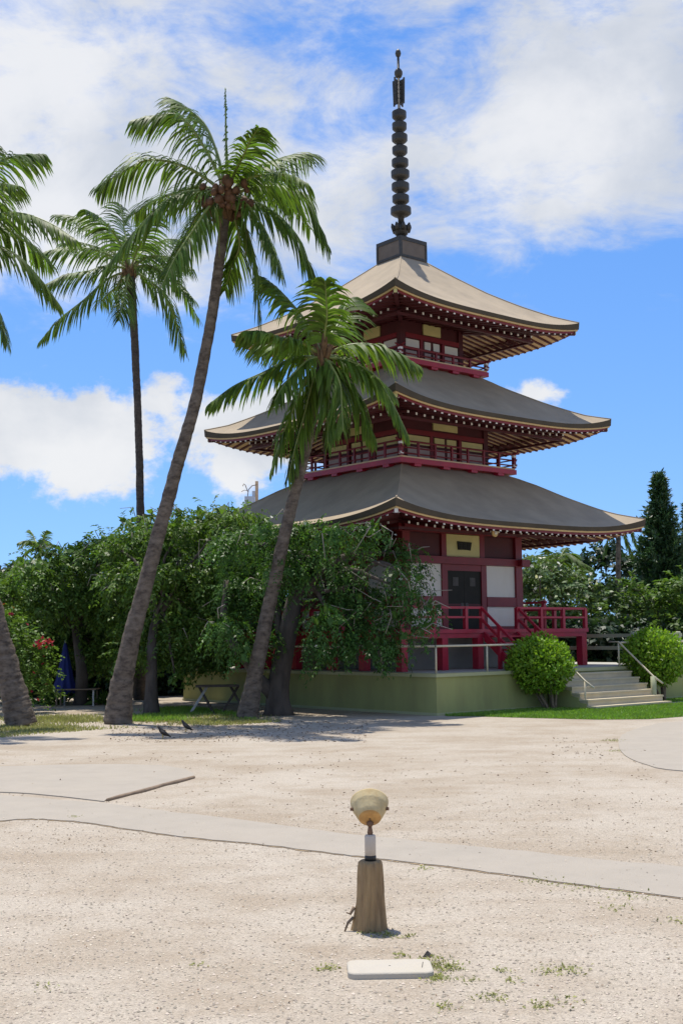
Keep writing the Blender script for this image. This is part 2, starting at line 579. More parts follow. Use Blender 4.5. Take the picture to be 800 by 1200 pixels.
def np_mesh(name, V, Fq, smooth=False):
    """V (n,3), Fq (m,k) all faces of the same size."""
    me = bpy.data.meshes.new(name)
    V = np.ascontiguousarray(V, dtype=np.float32)
    Fq = np.ascontiguousarray(Fq, dtype=np.int32)
    m_, k = Fq.shape
    me.vertices.add(len(V))
    me.vertices.foreach_set('co', V.ravel())
    me.loops.add(m_ * k)
    me.loops.foreach_set('vertex_index', Fq.ravel())
    me.polygons.add(m_)
    me.polygons.foreach_set('loop_start', np.arange(0, m_ * k, k, dtype=np.int32))
    me.update(calc_edges=True)
    if smooth:
        me.polygons.foreach_set('use_smooth', [True] * m_)
    return me


def spline(pts, n):
    """Catmull-Rom through pts, n samples."""
    P = [np.array(p, float) for p in pts]
    P = [2 * P[0] - P[1]] + P + [2 * P[-1] - P[-2]]
    out = []
    segs = len(P) - 3
    for i in range(n):
        t = i / (n - 1) * segs
        k = min(int(t), segs - 1)
        u = t - k
        a, b, c, d = P[k:k + 4]
        out.append(0.5 * (2 * b + (c - a) * u + (2 * a - 5 * b + 4 * c - d) * u * u + (3 * b - a - 3 * c + d) * u ** 3))
    return out


rng = np.random.default_rng(11)

# ================================================================== GROUND
g = MB().add([(-700, -120, 0), (700, -120, 0), (700, 1600, 0), (-700, 1600, 0)], [(0, 1, 2, 3)])
tag(g.build('ground', M_gravel), kind='structure')


def prism(poly, z0, z1):
    mb = MB()
    n = len(poly)
    vs = [(p[0], p[1], z0) for p in poly] + [(p[0], p[1], z1) for p in poly]
    fs = [tuple(range(n, 2 * n))] + [(i, (i + 1) % n, n + (i + 1) % n, n + i) for i in range(n)]
    return mb.add(vs, fs)


def ccw(poly):
    a = sum(poly[i][0] * poly[(i + 1) % len(poly)][1] - poly[(i + 1) % len(poly)][0] * poly[i][1] for i in range(len(poly)))
    return poly if a > 0 else poly[::-1]


front = [(-160, 975), (-60, 966), (0, 962.5), (40, 960.5), (90, 963.5), (150, 972), (215, 981.5), (300, 990), (400, 1002), (450, 1008), (550, 1020), (650, 1034), (800, 1053), (950, 1074)]
back = [(-160, 933), (-60, 931), (0, 932.5), (60, 937), (125, 943), (200, 952), (300, 964), (400, 977), (500, 987), (600, 997), (700, 1008), (800, 1017), (950, 1031)]


def dense(pts, n, jit=0.0):
    q = spline([tuple(gp(x, y))[:2] for x, y in pts], n)
    return [(float(p[0]), float(p[1]) + random.uniform(-jit, jit)) for p in q]


fr = dense(front, 90, 0.022)
bk = dense(back, 60, 0.03)
path_poly = ccw(fr + bk[::-1])
tag(prism(path_poly, -0.05, 0.010).build('path', M_conc), kind='structure')
# soil gap along the front edge of the path (a shallow dark strip, own geometry)
mb = MB()
for i in range(len(fr) - 1):
    (x0, y0), (x1, y1) = fr[i], fr[i + 1]
    if random.random() < 0.12:
        continue
    w0 = 0.004 + 0.03 * math.sin(i * 1.7) ** 2 * random.random()
    mb.add([(x0, y0 - w0 - 0.01, 0.004), (x1, y1 - w0 - 0.012, 0.004), (x1, y1 + 0.03, 0.004), (x0, y0 + 0.03, 0.004)], [(0, 1, 2, 3)])
tag(mb.build('soil_edge', M_soil), kind='structure')

branch = dense([(-160, 926), (0, 929), (60, 933), (122, 940)], 16) + dense([(126, 937), (175, 924), (228, 911), (200, 899), (120, 896), (0, 899), (-160, 905)], 40, 0.05)
tag(prism(ccw(branch), -0.05, 0.012).build('path', M_conc), kind='structure')
apron = dense([(1000, 838), (800, 846), (760, 851), (731, 860), (724, 872), (731, 885), (755, 896), (800, 904), (1000, 915)], 60, 0.03)
tag(prism(ccw(apron), -0.05, 0.012).build('path', M_conc), kind='structure')

# timber edging along the branch path
a, b = gp(125, 939), gp(228, 912)
mb = MB()
pts = [a.lerp(b, t) + Vector((0, 0, 0.012)) + Vector((random.uniform(-.015, .015), random.uniform(-.02, .02), 0)) for t in np.linspace(0, 1, 9)]
mb.tube(pts, [0.02, 0.026, 0.022, 0.028, 0.026, 0.023, 0.029, 0.026, 0.024], 7)
tag(mb.build('edging_log', M_timber), 'thin weathered timber edging lying along the side path on the gravel', 'edging')

# ================================================================== PAGODA
X0, D0, PSI = 1.821, 33.5, R(39.9)
pag = empty('pagoda', (X0, D0, 0), PSI)
tag(pag, 'three-storey red pagoda with sweeping grey roofs and a tall ringed bronze spire', 'pagoda')
CP, SP = math.cos(PSI), math.sin(PSI)


def wl(x, y, z=0.0):
    return Vector((X0 + x * CP - y * SP, D0 + x * SP + y * CP, z))


ROOFS = [   # a, zmid, ztip, profile (half width, z)
    dict(a=4.67, zm=4.57, zt=4.93, prof=[(4.67, 4.57), (4.08, 4.86), (3.76, 5.06), (3.1, 5.52), (2.61, 5.88), (2.21, 6.12), (1.7, 6.38)], b=2.25),
    dict(a=4.08, zm=7.40, zt=7.76, prof=[(4.08, 7.40), (3.57, 7.64), (2.83, 8.12), (2.33, 8.47), (1.99, 8.70), (1.69, 8.93), (1.25, 9.22)], b=1.65),
    dict(a=3.52, zm=10.24, zt=10.54, prof=[(3.52, 10.24), (3.0, 10.53), (2.37, 10.95), (1.73, 11.42), (1.11, 11.94), (0.45, 12.50)], b=1.2),
]


def lift(rf, u, v):
    return (rf['zt'] - rf['zm']) * abs(u) ** 3.6 * (1 - v) ** 2.0


def zprof(rf, w):
    xs = [p[0] for p in rf['prof']][::-1]
    zs = [p[1] for p in rf['prof']][::-1]
    return float(np.interp(w, xs, zs))


def rotk(p, k):
    x, y, z = p
    for _ in range(k % 4):
        x, y = -y, x
    return (x, y, z)


def ring_strip(mb, fn, n=40, rows=2, mi=0, smooth=True):
    """four sided strip: fn(u, row) gives the point on the y=-w side, repeated on the four sides"""
    for k in range(4):
        vs, fs = [], []
        for i in range(n + 1):
            for j in range(rows):
                vs.append(rotk(fn(-1 + 2 * i / n, j), k))
        for i in range(n):
            for j in range(rows - 1):
                a = i * rows + j
                fs.append((a, a + rows, a + rows + 1, a + 1))
        mb.add(vs, fs, mi, smooth)


def rafter_mesh(x, w_out, w_in, zo, zi, wd, ht):
    return MB().bar((x, -w_out, zo), (x, -w_in, zi), wd, ht)


for ti, rf in enumerate(ROOFS):
    a_, b_ = rf['a'], rf['b']
    wtop = rf['prof'][-1][0]
    NV = 18

    def top_pt(u, j, rf=rf, a_=a_, wtop=wtop, NV=NV):
        v = j / (NV - 1)
        w = a_ + (wtop - a_) * v
        return (u * w, -w, zprof(rf, w) + lift(rf, u, v))
    mb = MB()
    ring_strip(mb, top_pt, 40, NV)
    roof = mb.build('roof', M_roof, pag)

    def ez(u, rf=rf):
        return rf['zm'] + (rf['zt'] - rf['zm']) * abs(u) ** 3.6

    def th(u):
        return 0.10 + 0.085 * abs(u) ** 4

    def fasc(u, j, a_=a_):
        t = th(u)
        return [(u * (a_ + 0.001), -(a_ + 0.001), ez(u) + 0.004), (u * (a_ - 0.012), -(a_ - 0.012), ez(u) - t), (u * (a_ - 0.10), -(a_ - 0.10), ez(u) - t)][j]
    mb = MB()
    ring_strip(mb, fasc, 40, 3, 0, False)
    mb.build('fascia', M_fascia, roof)

    def goldf(u, j, a_=a_):
        t = th(u)
        w = a_ - 0.035
        return [(u * w, -w, ez(u) - t - 0.001), (u * w, -w, ez(u) - t - 0.042), (u * (w - .07), -(w - .07), ez(u) - t - 0.042)][j]
    mb = MB()
    ring_strip(mb, goldf, 40, 3, 0, False)
    mb.build('gilt_strip', M_gold, roof)

    def redf(u, j, a_=a_):
        t = th(u)
        w = a_ - 0.085
        return [(u * w, -w, ez(u) - t - 0.043), (u * w, -w, ez(u) - t - 0.10), (u * (w - .06), -(w - .06), ez(u) - t - 0.10)][j]
    mb = MB()
    ring_strip(mb, redf, 40, 3, 0, False)
    mb.build('eave_board', M_red, roof)
    # hip ridge seams
    for k in range(4):
        pts = []
        for j in range(NV):
            p = rotk(top_pt(-1, j), k)
            pts.append((p[0], p[1], p[2] + 0.004))
        MB().tube(pts, 0.022, 5).build('hip_seam', M_roof, roof)
    # soffit boards and rafters
    rise = 0.17
    w_s = a_ - 0.14

    def soff_z(u, w, rf=rf, a_=a_, b_=b_, w_s=w_s):
        f = (w_s - w) / (w_s - b_)
        return rf['zm'] - 0.17 + rise * (w_s - w) + (rf['zt'] - rf['zm'] - 0.08) * abs(u) ** 3.6 * max(0, 1 - f) ** 1.5

    def soffit(u, j):
        w = [w_s, w_s - 0.5, w_s - 1.1, w_s - 1.7, b_ - 0.02][j]
        w = max(w, b_ - 0.02)
        return (u * w, -w, soff_z(u, w) - 0.033)
    for k in range(4):
        vs, fs = [], []
        for i in range(29):
            for j in range(5):
                vs.append(rotk(soffit(-1 + 2 * i / 28, j), k))
        for i in range(28):
            for j in range(4):
                q = i * 5 + j
                fs.append((q, q + 1, q + 6, q + 5))
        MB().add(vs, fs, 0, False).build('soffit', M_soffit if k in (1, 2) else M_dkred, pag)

    n = [38, 33, 28][ti]
    rest = MB()
    capm = None
    w_out = a_ - 0.13
    for i in range(n):
        x = -w_out + 0.06 + (2 * w_out - 0.12) * i / (n - 1)
        u = x / w_s
        w_in = max(b_, abs(x) + 0.02)
        if w_out - w_in < 0.06:
            w_in = w_out - 0.06
        zo = soff_z(u, w_s) - 0.03
        zi = soff_z(u * w_s / max(w_in, abs(x)) if w_in > abs(x) else 1.0, w_in) - 0.03
        me = rafter_mesh(x, w_out, w_in, zo, zi, 0.062, 0.085).mesh('rafter')
        cm = MB().box(x - 0.03, x + 0.03, -w_out - 0.014, -w_out - 0.001, zo - 0.034, zo + 0.034).mesh('end_cap')
        for k in range(4):
            if k == 2:
                rest.add([rotk(v.co, 2) for v in me.vertices], [tuple(p.vertices) for p in me.polygons])
                continue
            o = link_mesh('rafter', me, M_dkred, pag)
            o.rotation_euler.z = k * PI / 2
            c_ = link_mesh('end_cap', cm, M_white, o)
    # inner row of base rafters
    n2 = int(n * 0.74)
    w2 = a_ - 0.80
    for k in range(4):
        for i in range(n2):
            x = -w2 + 0.06 + (2 * w2 - 0.12) * i / (n2 - 1)
            w_in = max(b_, abs(x) + 0.02)
            if w2 - w_in < 0.08:
                continue
            zo = soff_z(x / w2 * 0.9, w2) - 0.105
            w_in = max(w_in, w2 - 0.40)
            zi = zo + rise * (w2 - w_in)
            t = MB().bar((x, -w2, zo), (x, -w_in, zi), 0.06, 0.06)
            t.box(x - 0.028, x + 0.028, -w2 - 0.012, -w2 - 0.001, zo - 0.03, zo + 0.03, 1)
            base = len(rest.v)
            rest.v += [rotk(p, k) for p in t.v]
            rest.f += [tuple(q + base for q in f) for f in t.f]
            rest.mi += t.mi
            rest.sm += t.sm
        # purlin carrying the inner rafters
        w3 = w2 - 0.12
        t = MB().box(-w3, w3 - 0.08, -w3, -w3 + 0.08, soff_z(0, w3) - 0.20, soff_z(0, w3) - 0.14)
        base = len(rest.v)
        rest.v += [rotk(p, k) for p in t.v]
        rest.f += [tuple(q + base for q in f) for f in t.f]
        rest.mi += t.mi
        rest.sm += t.sm
    tag(rest.build('inner_rafters', [M_dkred, M_white], pag), kind='stuff')
    # hip rafters at the corners with painted ends
    for k in range(4):
        wo = a_ - 0.09
        h = MB().bar((-wo, -wo, soff_z(1, w_s) - 0.03), (-b_, -b_, soff_z(0, b_) - 0.06), 0.11, 0.14)
        o = h.build('hip_rafter', M_dkred, pag)
        o.rotation_euler.z = k * PI / 2
        e = MB().bar((-wo - 0.012, -wo - 0.012, soff_z(1, w_s) - 0.03), (-wo - 0.002, -wo - 0.002, soff_z(1, w_s) - 0.03), 0.085, 0.11)
        o2 = e.build('end_cap', M_cream if ti != 0 else M_plaster, o)


def face_parts(name, boxes, material, parent, faces=(0, 1, 2, 3)):
    """one mesh object per box and face; boxes (x0,x1,y0,y1,z0,z1) on the y=-b side, shared mesh data over the faces"""
    out = []
    for bx in boxes:
        me = MB().box(*bx).mesh(name)
        for k in faces:
            o = link_mesh(name, me, material, parent)
            o.rotation_euler.z = k * PI / 2
            out.append(o)
    return out


# ---- first storey
core = MB().box(-2.16, 2.16, -2.16, 2.16, 1.90, 5.2).build('wall', M_dkred, pag)
for sx in (-1, 1):
    for sy in (-1, 1):
        MB().box(sx * 2.13 - 0.13, sx * 2.13 + 0.13, sy * 2.13 - 0.13, sy * 2.13 + 0.13, 1.955, 5.0).build('column', M_red, pag)
b = 2.25
face_parts('door_post', [(-0.84, -0.64, -2.235, -2.0, 1.956, 3.667), (0.64, 0.84, -2.235, -2.0, 1.956, 3.667)], M_red, pag)
face_parts('strut', [(-0.84, -0.66, -2.235, -2.0, 3.862, 4.9), (0.60, 0.78, -2.235, -2.0, 3.862, 4.9)], M_red, pag)
face_parts('lintel', [(-0.638, 0.638, -2.225, -2.0, 3.50, 3.667)], M_red, pag)
for zz0, zz1, ov, dp in ((3.67, 3.86, 0.22, 0.06), (4.47, 4.66, 0.16, 0.05)):
    me = MB().box(-2.27 - ov, 2.27 + ov, -2.27 - dp, -2.0, zz0, zz1).mesh('beam')
    me2 = MB().box(-2.27 - ov, 2.27 + ov, -2.27 - dp + .004, -2.0, zz0 + .006, zz1 - .006).mesh('beam')
    for k in range(4):
        o = link_mesh('beam', me if k % 2 == 0 else me2, M_red, pag)
        o.rotation_euler.z = k * PI / 2
face_parts('wall_band', [(-1.998, -0.842, -2.25, -2.05, 2.56, 2.82), (0.842, 1.998, -2.25, -2.05, 2.56, 2.82)], M_red, pag)
face_parts('wall_band', [(-1.998, -0.842, -2.24, -2.05, 1.957, 2.03), (0.842, 1.998, -2.24, -2.05, 1.957, 2.03)], M_red, pag)
face_parts('wall_panel', [(0.845, 1.997, -2.19, -2.1, 2.823, 3.665), (-1.997, -0.845, -2.19, -2.1, 2.823, 3.665),
                          (0.845, 1.997, -2.19, -2.1, 2.033, 2.557), (-1.997, -0.845, -2.19, -2.1, 2.033, 2.557)], M_plaster, pag)
face_parts('upper_panel', [(-1.99, -0.86, -2.185, -2.1, 3.90, 4.44), (0.80, 1.99, -2.185, -2.1, 3.90, 4.44)], M_dkred, pag)
for k in range(4):
    fr_ = MB().box(-0.655, 0.595, -2.225, -2.1, 3.875, 4.46).build('name_board', M_cream, pag)
    fr_.rotation_euler.z = k * PI / 2
    if k == 0:
        pl = MB()
        pl.add([(-0.27, -2.232, 4.28), (0.27, -2.232, 4.27), (0.22, -2.232, 4.05), (0.10, -2.232, 4.06), (-0.24, -2.232, 4.06),
                (-0.27, -2.26, 4.28), (0.27, -2.26, 4.27), (0.22, -2.26, 4.05), (0.10, -2.26, 4.06), (-0.24, -2.26, 4.06)],
               [(5, 9, 8, 7, 6), (0, 1, 2, 3, 4), (0, 5, 6, 1), (1, 6, 7, 2), (2, 7, 8, 3), (3, 8, 9, 4), (4, 9, 5, 0)])
        plo = pl.build('plaque', M_door, fr_)
        # three worn characters on the small plaque, strokes only
        st = MB()
        for cx, strokes in ((-0.15, [(-.05, .06, .05, .06), (-.05, .0, .05, .0), (0, .08, 0, -.07), (-.05, -.06, .05, -.06)]),
                            (0.0, [(-.05, .07, .05, .07), (-.04, .02, .04, .02), (-.03, .07, -.05, -.07), (.03, .07, .05, -.07), (-.05, -.03, .05, -.03)]),
                            (0.14, [(-.05, .05, .05, .06), (0, .08, -.04, -.07), (.0, .02, .05, -.06)])):
            for x0, z0, x1, z1 in strokes:
                st.bar((cx + x0, -2.2615, 4.165 + z0), (cx + x1, -2.2615, 4.165 + z1), 0.003, 0.014, 0, (0, 1, 0))
        st.build('lettering', M_doorgrey, fr_)
    # door leaves
    for s in (-1, 1):
        d = MB().box(min(s * 0.004, s * 0.636), max(s * 0.004, s * 0.636), -2.20, -2.05, 1.97, 3.498).build('door', M_door, pag)
        d.rotation_euler.z = k * PI / 2
        MB().box(min(s * .22, s * .42), max(s * .22, s * .42), -2.206, -2.199, 3.10, 3.33).build('window_slot', M_doorgrey, d)
        MB().lathe([(0.001, 0), (0.062, 0), (0.075, 0.2), (0.06, 0.42), (0.001, 0.44)], 12, 0,
                   Matrix.Translation((s * 0.085, -2.203, 2.22)) @ Matrix.Diagonal((1, 0.08, 1, 1))).build('door_ornament', M_doorgrey, d)
        me = MB().box(min(s * .03, s * .61), max(s * .03, s * .61), -2.206, -2.199, 2.58, 2.63).build('door_rail', M_dkred, d)
# round lamp hung under the eave
LX, LY, LZ = -0.72, -4.02, 4.36
mb = MB().lathe([(0.001, -0.03), (0.10, -0.03), (0.115, 0.0), (0.10, 0.02), (0.05, 0.03), (0.001, 0.03)], 20, 0,
                Matrix.Translation((LX, LY, LZ)) @ Matrix.Rotation(R(90), 4, 'X'))
lo = mb.build('eave_lamp', M_gold, pag)
MB().lathe([(0.001, 0), (0.055, 0.0), (0.055, 0.012), (0.001, 0.02)], 14, 0, Matrix.Translation((LX, LY - 0.032, LZ)) @ Matrix.Rotation(R(90), 4, 'X')).build('lamp_glass', M_white, lo)
MB().bar((LX, LY + 0.02, LZ), (LX, LY + 0.10, LZ + 0.22), 0.03, 0.03).build('lamp_arm', M_dkred, lo)

# under-floor block wall and stilts
MB().box(-2.22, 2.22, -2.22, 2.22, 0.90, 1.775).build('plinth_wall', M_greywall, pag)
# ---- veranda
ver = MB().box(-3.5, 3.5, -3.5, 3.5, 1.855, 1.95).build('veranda', M_pink, pag)
for k in range(4):
    o = MB().box(-3.46, 3.46 - 0.14, -3.46, -3.32, 1.735, 1.853).build('edge_beam', M_pink, ver)
    o.rotation_euler.z = k * PI / 2
for i, x in enumerate((-3.36, -2.0, -0.74, 0.74, 2.0, 3.36)):
    for k in range(4):
        if i == 5:
            continue
        o = MB().box(x - 0.10, x + 0.10, -3.46, -3.26, 0.95, 1.733).build('leg', M_pink, ver)
        o.rotation_euler.z = k * PI / 2


def rail_run(parent, x0, x1, y, z_rails, posts, z0, ztop, m_, k, pw=0.09, rw=0.07):
    for zr, h in z_rails:
        o = MB().box(x0, x1, y - rw / 2, y + rw / 2, zr - h / 2, zr + h / 2).build('rail', m_, parent)
        o.rotation_euler.z = k * PI / 2
    for x in posts:
        o = MB().box(x - pw / 2, x + pw / 2, y - pw / 2 - 0.004, y + pw / 2 + 0.004, z0, ztop).build('post', m_, parent)
        o.rotation_euler.z = k * PI / 2


zr = [(2.49, 0.06), (2.25, 0.05)]
for k in range(4):
    if k == 0:
        rail_run(ver, -3.45, -0.66, -3.44, zr, (-3.44, -2.35, -1.25, -0.66), 1.951, 2.50, M_pink, 0)
        rail_run(ver, 0.66, 3.45, -3.44, zr, (0.66, 1.6, 2.5), 1.951, 2.50, M_pink, 0)
    else:
        e = 0.003 * k
        rail_run(ver, -3.45, 3.4, -3.44 + e, [(a_ + e, h) for a_, h in zr], (-3.44, -2.35, -1.25, 0.0, 1.25, 2.35), 1.951, 2.50 + e, M_pink, k)
# higher grab rail along the far right side
rail_run(ver, -2.2, 1.2, -3.30, [(2.70, 0.06)], (-2.1, -0.6, 1.1), 1.951, 2.76, M_pink, 1)
# steps from the veranda down to the terrace
stair = MB()
for s in (-1, 1):
    stair.add([(s * 0.58, -3.50, 1.88), (s * 0.66, -3.50, 1.88), (s * 0.66, -4.62, 0.96), (s * 0.58, -4.62, 0.96),
               (s * 0.58, -3.50, 1.66), (s * 0.66, -3.50, 1.66), (s * 0.66, -4.36, 0.951), (s * 0.58, -4.36, 0.951)],
              [(0, 1, 2, 3), (4, 7, 6, 5), (0, 3, 7, 4), (1, 5, 6, 2), (2, 6, 7, 3), (0, 4, 5, 1)])
so = stair.build('staircase', M_pink, pag)
for i in range(5):
    z = 1.78 - 0.167 * i
    y = -3.54 - 0.2 * i
    MB().box(-0.577, 0.577, y - 0.24, y, z - 0.04, z).build('tread', M_pink, so)
for s in (-1, 1):
    x = s * 0.69
    for dz in (0.62, 0.34):
        MB().bar((x, -3.46, 1.88 + dz - 0.02), (x, -4.66, 0.90 + dz), 0.06, 0.055).build('handrail', M_pink, so)
    MB().box(x - 0.05, x + 0.05, -4.72, -4.62, 0.951, 1.60).build('newel_post', M_pink, so)
    MB().box(x - 0.04, x + 0.04, -4.10, -4.02, 0.951, 2.0).build('post', M_pink, so)


# ---- upper storeys
def upper(b, zf, ztop, bd, zd, rows, plaque, cols, rail):
    MB().box(-b + 0.05, b - 0.05, -b + 0.05, b - 0.05, zf, ztop).build('wall', M_dkred, pag)
    cw = 0.085
    for sx in (-1, 1):
        for sy in (-1, 1):
            cx, cy = sx * (b - cw), sy * (b - cw)
            MB().box(cx - cw, cx + cw, cy - cw, cy + cw, zf, ztop - 0.05).build('column', M_dkred, pag)
    px0, px1, pz0, pz1 = plaque
    face_parts('name_board', [(px0, px1, -b + 0.005, -b + 0.10, pz0, pz1)], M_cream, pag)
    zA = rows[0][1] + 0.03
    face_parts('wall_band', [(-b + 2 * cw + 0.002, b - 2 * cw - 0.002, -b - 0.01, -b + 0.1, zA, zA + 0.13)], M_red, pag)
    face_parts('wall_band', [(-b + 2 * cw + 0.002, b - 2 * cw - 0.002, -b + 0.004, -b + 0.1, pz1 + 0.03, pz1 + 0.14)], M_red, pag)
    for x in (px0 - 0.09, px1 + 0.09):
        face_parts('mullion', [(x - 0.05, x + 0.05, -b - 0.004, -b + 0.1, zf, zA - 0.002)], M_red, pag)
    for ri, (z0, z1) in enumerate(rows):
        for (x0, x1) in cols:
            face_parts('window_panel', [(x0, x1, -b + 0.02, -b + 0.1, z0, z1)], M_cream if (ri == 0 and b > 1.5) else (M_plaster if ri == 0 else M_pinkgrey), pag)
    # balcony
    bal = MB().box(-bd, bd, -bd, bd, zd, zd + 0.13).build('balcony', M_pink, pag)
    MB().box(-bd + 0.03, bd - 0.03, -bd + 0.03, bd - 0.03, zd + 0.131, zd + 0.175).build('deck_boards', M_soffit, bal)
    for k in range(4):
        for x in np.linspace(-bd * 0.72, bd * 0.72, 4):
            o = MB().box(x - 0.12, x + 0.12, -bd + 0.02, -bd + 0.3, zd - 0.07, zd - 0.001).build('bracket', M_pink, bal)
            o.rotation_euler.z = k * PI / 2
    y = -bd + 0.05
    rz = [zd + 0.25, zd + 0.40, zd + rail]
    for k in range(4):
        e = 0.0 if k % 2 == 0 else 0.012
        for j, z in enumerate(rz):
            L_ = bd + (0.10 if j == 2 else 0.06)
            pts = [(-L_ - 0.03, y, z + 0.05 + e), (-L_ + 0.06, y, z + 0.015 + e), (-bd + 0.3, y, z + e), (0, y, z + e), (bd - 0.3, y, z + e), (L_ - 0.06, y, z + 0.015 + e), (L_ + 0.03, y, z + 0.05 + e)]
            if j < 2:
                pts = [(-L_, y, z + e), (L_, y, z + e)]
            o = MB().tube(pts, 0.026 if j == 2 else 0.02, 6).build('rail', M_red, bal)
            o.rotation_euler.z = k * PI / 2
        np_ = 7 if bd > 2 else 5
        for i in range(np_):
            x = -bd + 0.05 + (2 * bd - 0.1) * i / np_
            if i == 0:
                o = MB().box(x - 0.045, x + 0.045, y - 0.045, y + 0.045, zd + 0.176, zd + rail + 0.03).build('corner_post', M_red, bal)
                o.rotation_euler.z = k * PI / 2
                for zz in (rz[0], rz[2] - 0.06):
                    MB().box(x - 0.049, x + 0.049, y - 0.049, y + 0.049, zz - 0.03, zz + 0.03).build('white_band', M_white, o)
            else:
                o = MB().box(x - 0.028, x + 0.028, y - 0.028, y + 0.028, zd + 0.176, zd + rail - 0.01).build('post', M_red, bal)
                o.rotation_euler.z = k * PI / 2


upper(1.65, 6.30, 8.1, 2.2, 6.26, [(6.885, 7.12), (6.55, 6.81)], (-0.47, 0.45, 7.34, 7.64),
      [(-1.42, -0.60), (-0.42, -0.05), (0.05, 0.40), (0.62, 1.44)], 0.57)
upper(1.2, 9.10, 10.9, 1.7, 9.07, [(9.64, 9.89), (9.32, 9.57)], (-0.34, 0.32, 10.09, 10.38),
      [(-1.0, -0.50), (-0.29, -0.06), (0.05, 0.28), (0.48, 1.0)], 0.42)

# ---- spire
spr = MB()
spr.lathe([(0.09, 13.2), (0.085, 17.0), (0.04, 17.05), (0.035, 18.8), (0.001, 18.82)], 14)
spire = spr.build('spire', M_bronze, pag)
bx = MB().box(-0.5, 0.5, -0.5, 0.5, 12.40, 13.02, 0).build('spire_base', M_boxwood, pag)
face_parts('frame_strip', [(-0.515, 0.515 - .03, -0.517, -0.487, 12.96, 13.075), (-0.515, 0.515 - .03, -0.517, -0.487, 12.48, 12.55)], M_bronze, bx)
face_parts('frame_strip', [(-0.517, -0.447, -0.52, -0.45, 12.55, 12.96)], M_bronze, bx)
MB().box(-0.485, 0.485, -0.485, 0.485, 13.0, 13.07).build('lid', M_bronze, bx)
MB().lathe([(0.24, 13.071), (0.235, 13.14), (0.19, 13.24), (0.12, 13.30)], 20).build('dome', M_bronze, spire)
# lotus bowl with upturned petals
mb = MB().lathe([(0.11, 13.28), (0.19, 13.34), (0.215, 13.46), (0.235, 13.56), (0.18, 13.58), (0.06, 13.60)], 20)
for i in range(8):
    a_ = i * PI / 4 + 0.3
    c_, s_ = math.cos(a_), math.sin(a_)
    mb.tube([(c_ * .20, s_ * .20, 13.42), (c_ * .25, s_ * .25, 13.56), (c_ * .275, s_ * .275, 13.64)], [0.07, 0.065, 0.02], 6)
mb.build('lotus_bowl', M_bronze, spire)
for yc, wd in ((135.7, .42), (149.3, .42), (163, .455), (177.3, .44), (191.8, .485), (205, .53), (219.8, .51), (233.8, .485), (247.8, .60)):
    z = 13.89 + (253 - yc) * (18.94 - 13.89) / (253 - 58)
    r_ = wd / 2
    jit = random.uniform(-.012, .012)
    mb = MB().lathe([(0.10, z - 0.205), (0.105, z - 0.165), (r_ * 0.72, z - 0.135), (r_ * 0.98, z - 0.078), (r_ * 0.98, z - 0.077), (r_, z - 0.073), (r_, z - 0.072), (r_ + jit * .5, z + 0.088), (r_ + jit * .5, z + 0.089), (r_ * 0.97, z + 0.10), (r_ * 0.97, z + 0.101), (0.11, z + 0.112), (0.10, z + 0.165)], 18, 0,
                    Matrix.Translation((jit, jit, 0)) @ Matrix.Rotation(jit, 4, 'X') if False else None, True)
    mb.build('ring', M_bronze, spire)
# flame-like openwork
mb = MB()
for i in range(4):
    a_ = i * PI / 2 + 0.2
    c_, s_ = math.cos(a_), math.sin(a_)
    mb.bar((c_ * .17, s_ * .17, 17.24), (c_ * .19, s_ * .19, 18.02), 0.03, 0.05, 0, (c_, s_, 0))
    for z in (17.32, 17.45, 17.60, 17.73, 17.86, 17.96):
        mb.bar((0, 0, z - 0.03), (c_ * .185, s_ * .185, z), 0.022, 0.05)
    for z in np.linspace(17.30, 17.9, 9):
        mb.bar((c_ * .06, s_ * .06, z), (c_ * .18, s_ * .18, z + random.uniform(-.05, .08)), 0.018, 0.03)
    for rr in (.08, .125):
        mb.bar((c_ * rr, s_ * rr, 17.28), (c_ * rr, s_ * rr, 17.98), 0.025, 0.025)
mb.build('flame_openwork', M_bronze, spire)
MB().lathe([(0.03, 18.05), (0.09, 18.09), (0.12, 18.17), (0.12, 18.25), (0.08, 18.32), (0.03, 18.36)], 16).build('ball', M_bronze, spire)
MB().lathe([(0.02, 18.70), (0.065, 18.73), (0.088, 18.81), (0.07, 18.89), (0.02, 18.95), (0.001, 18.96)], 16).build('ball', M_bronze, spire)

# ================================================================== TERRACE
ter = empty('terrace', (X0, D0, 0), PSI)
tag(ter, 'low green-painted concrete terrace that the red pagoda stands on', 'terrace')
TX0, TX1, TY0, TY1 = -3.80, 6.4, -4.97, 5.6
MB().box(TX0, TX1, TY0, TY1, -0.05, 0.86).build('wall', M_green, ter)
MB().box(TX0 - 0.05, TX1 + 0.05, TY0 - 0.05, TY1 + 0.05, 0.862, 0.94).build('coping', M_olivecap, ter)
MB().box(TX0 + 0.3, TX1 - 0.3, TY0 + 0.3, TY1 - 0.3, 0.90, 0.946).build('paving', M_paving, ter)
MB().box(TX0 - 0.02, TX1 + 0.02, TY0 - 0.02, TY1 + 0.02, -0.05, 0.06).build('footing', M_olivecap, ter)

rl = empty('terrace_railing', wl(TX0, TY0, 0.94), PSI)
tag(rl, 'thin beige pipe railing along the top of the green terrace wall', 'railing')


def rlocal(x, y, z):
    return (x - TX0, y - TY0, z - 0.94)


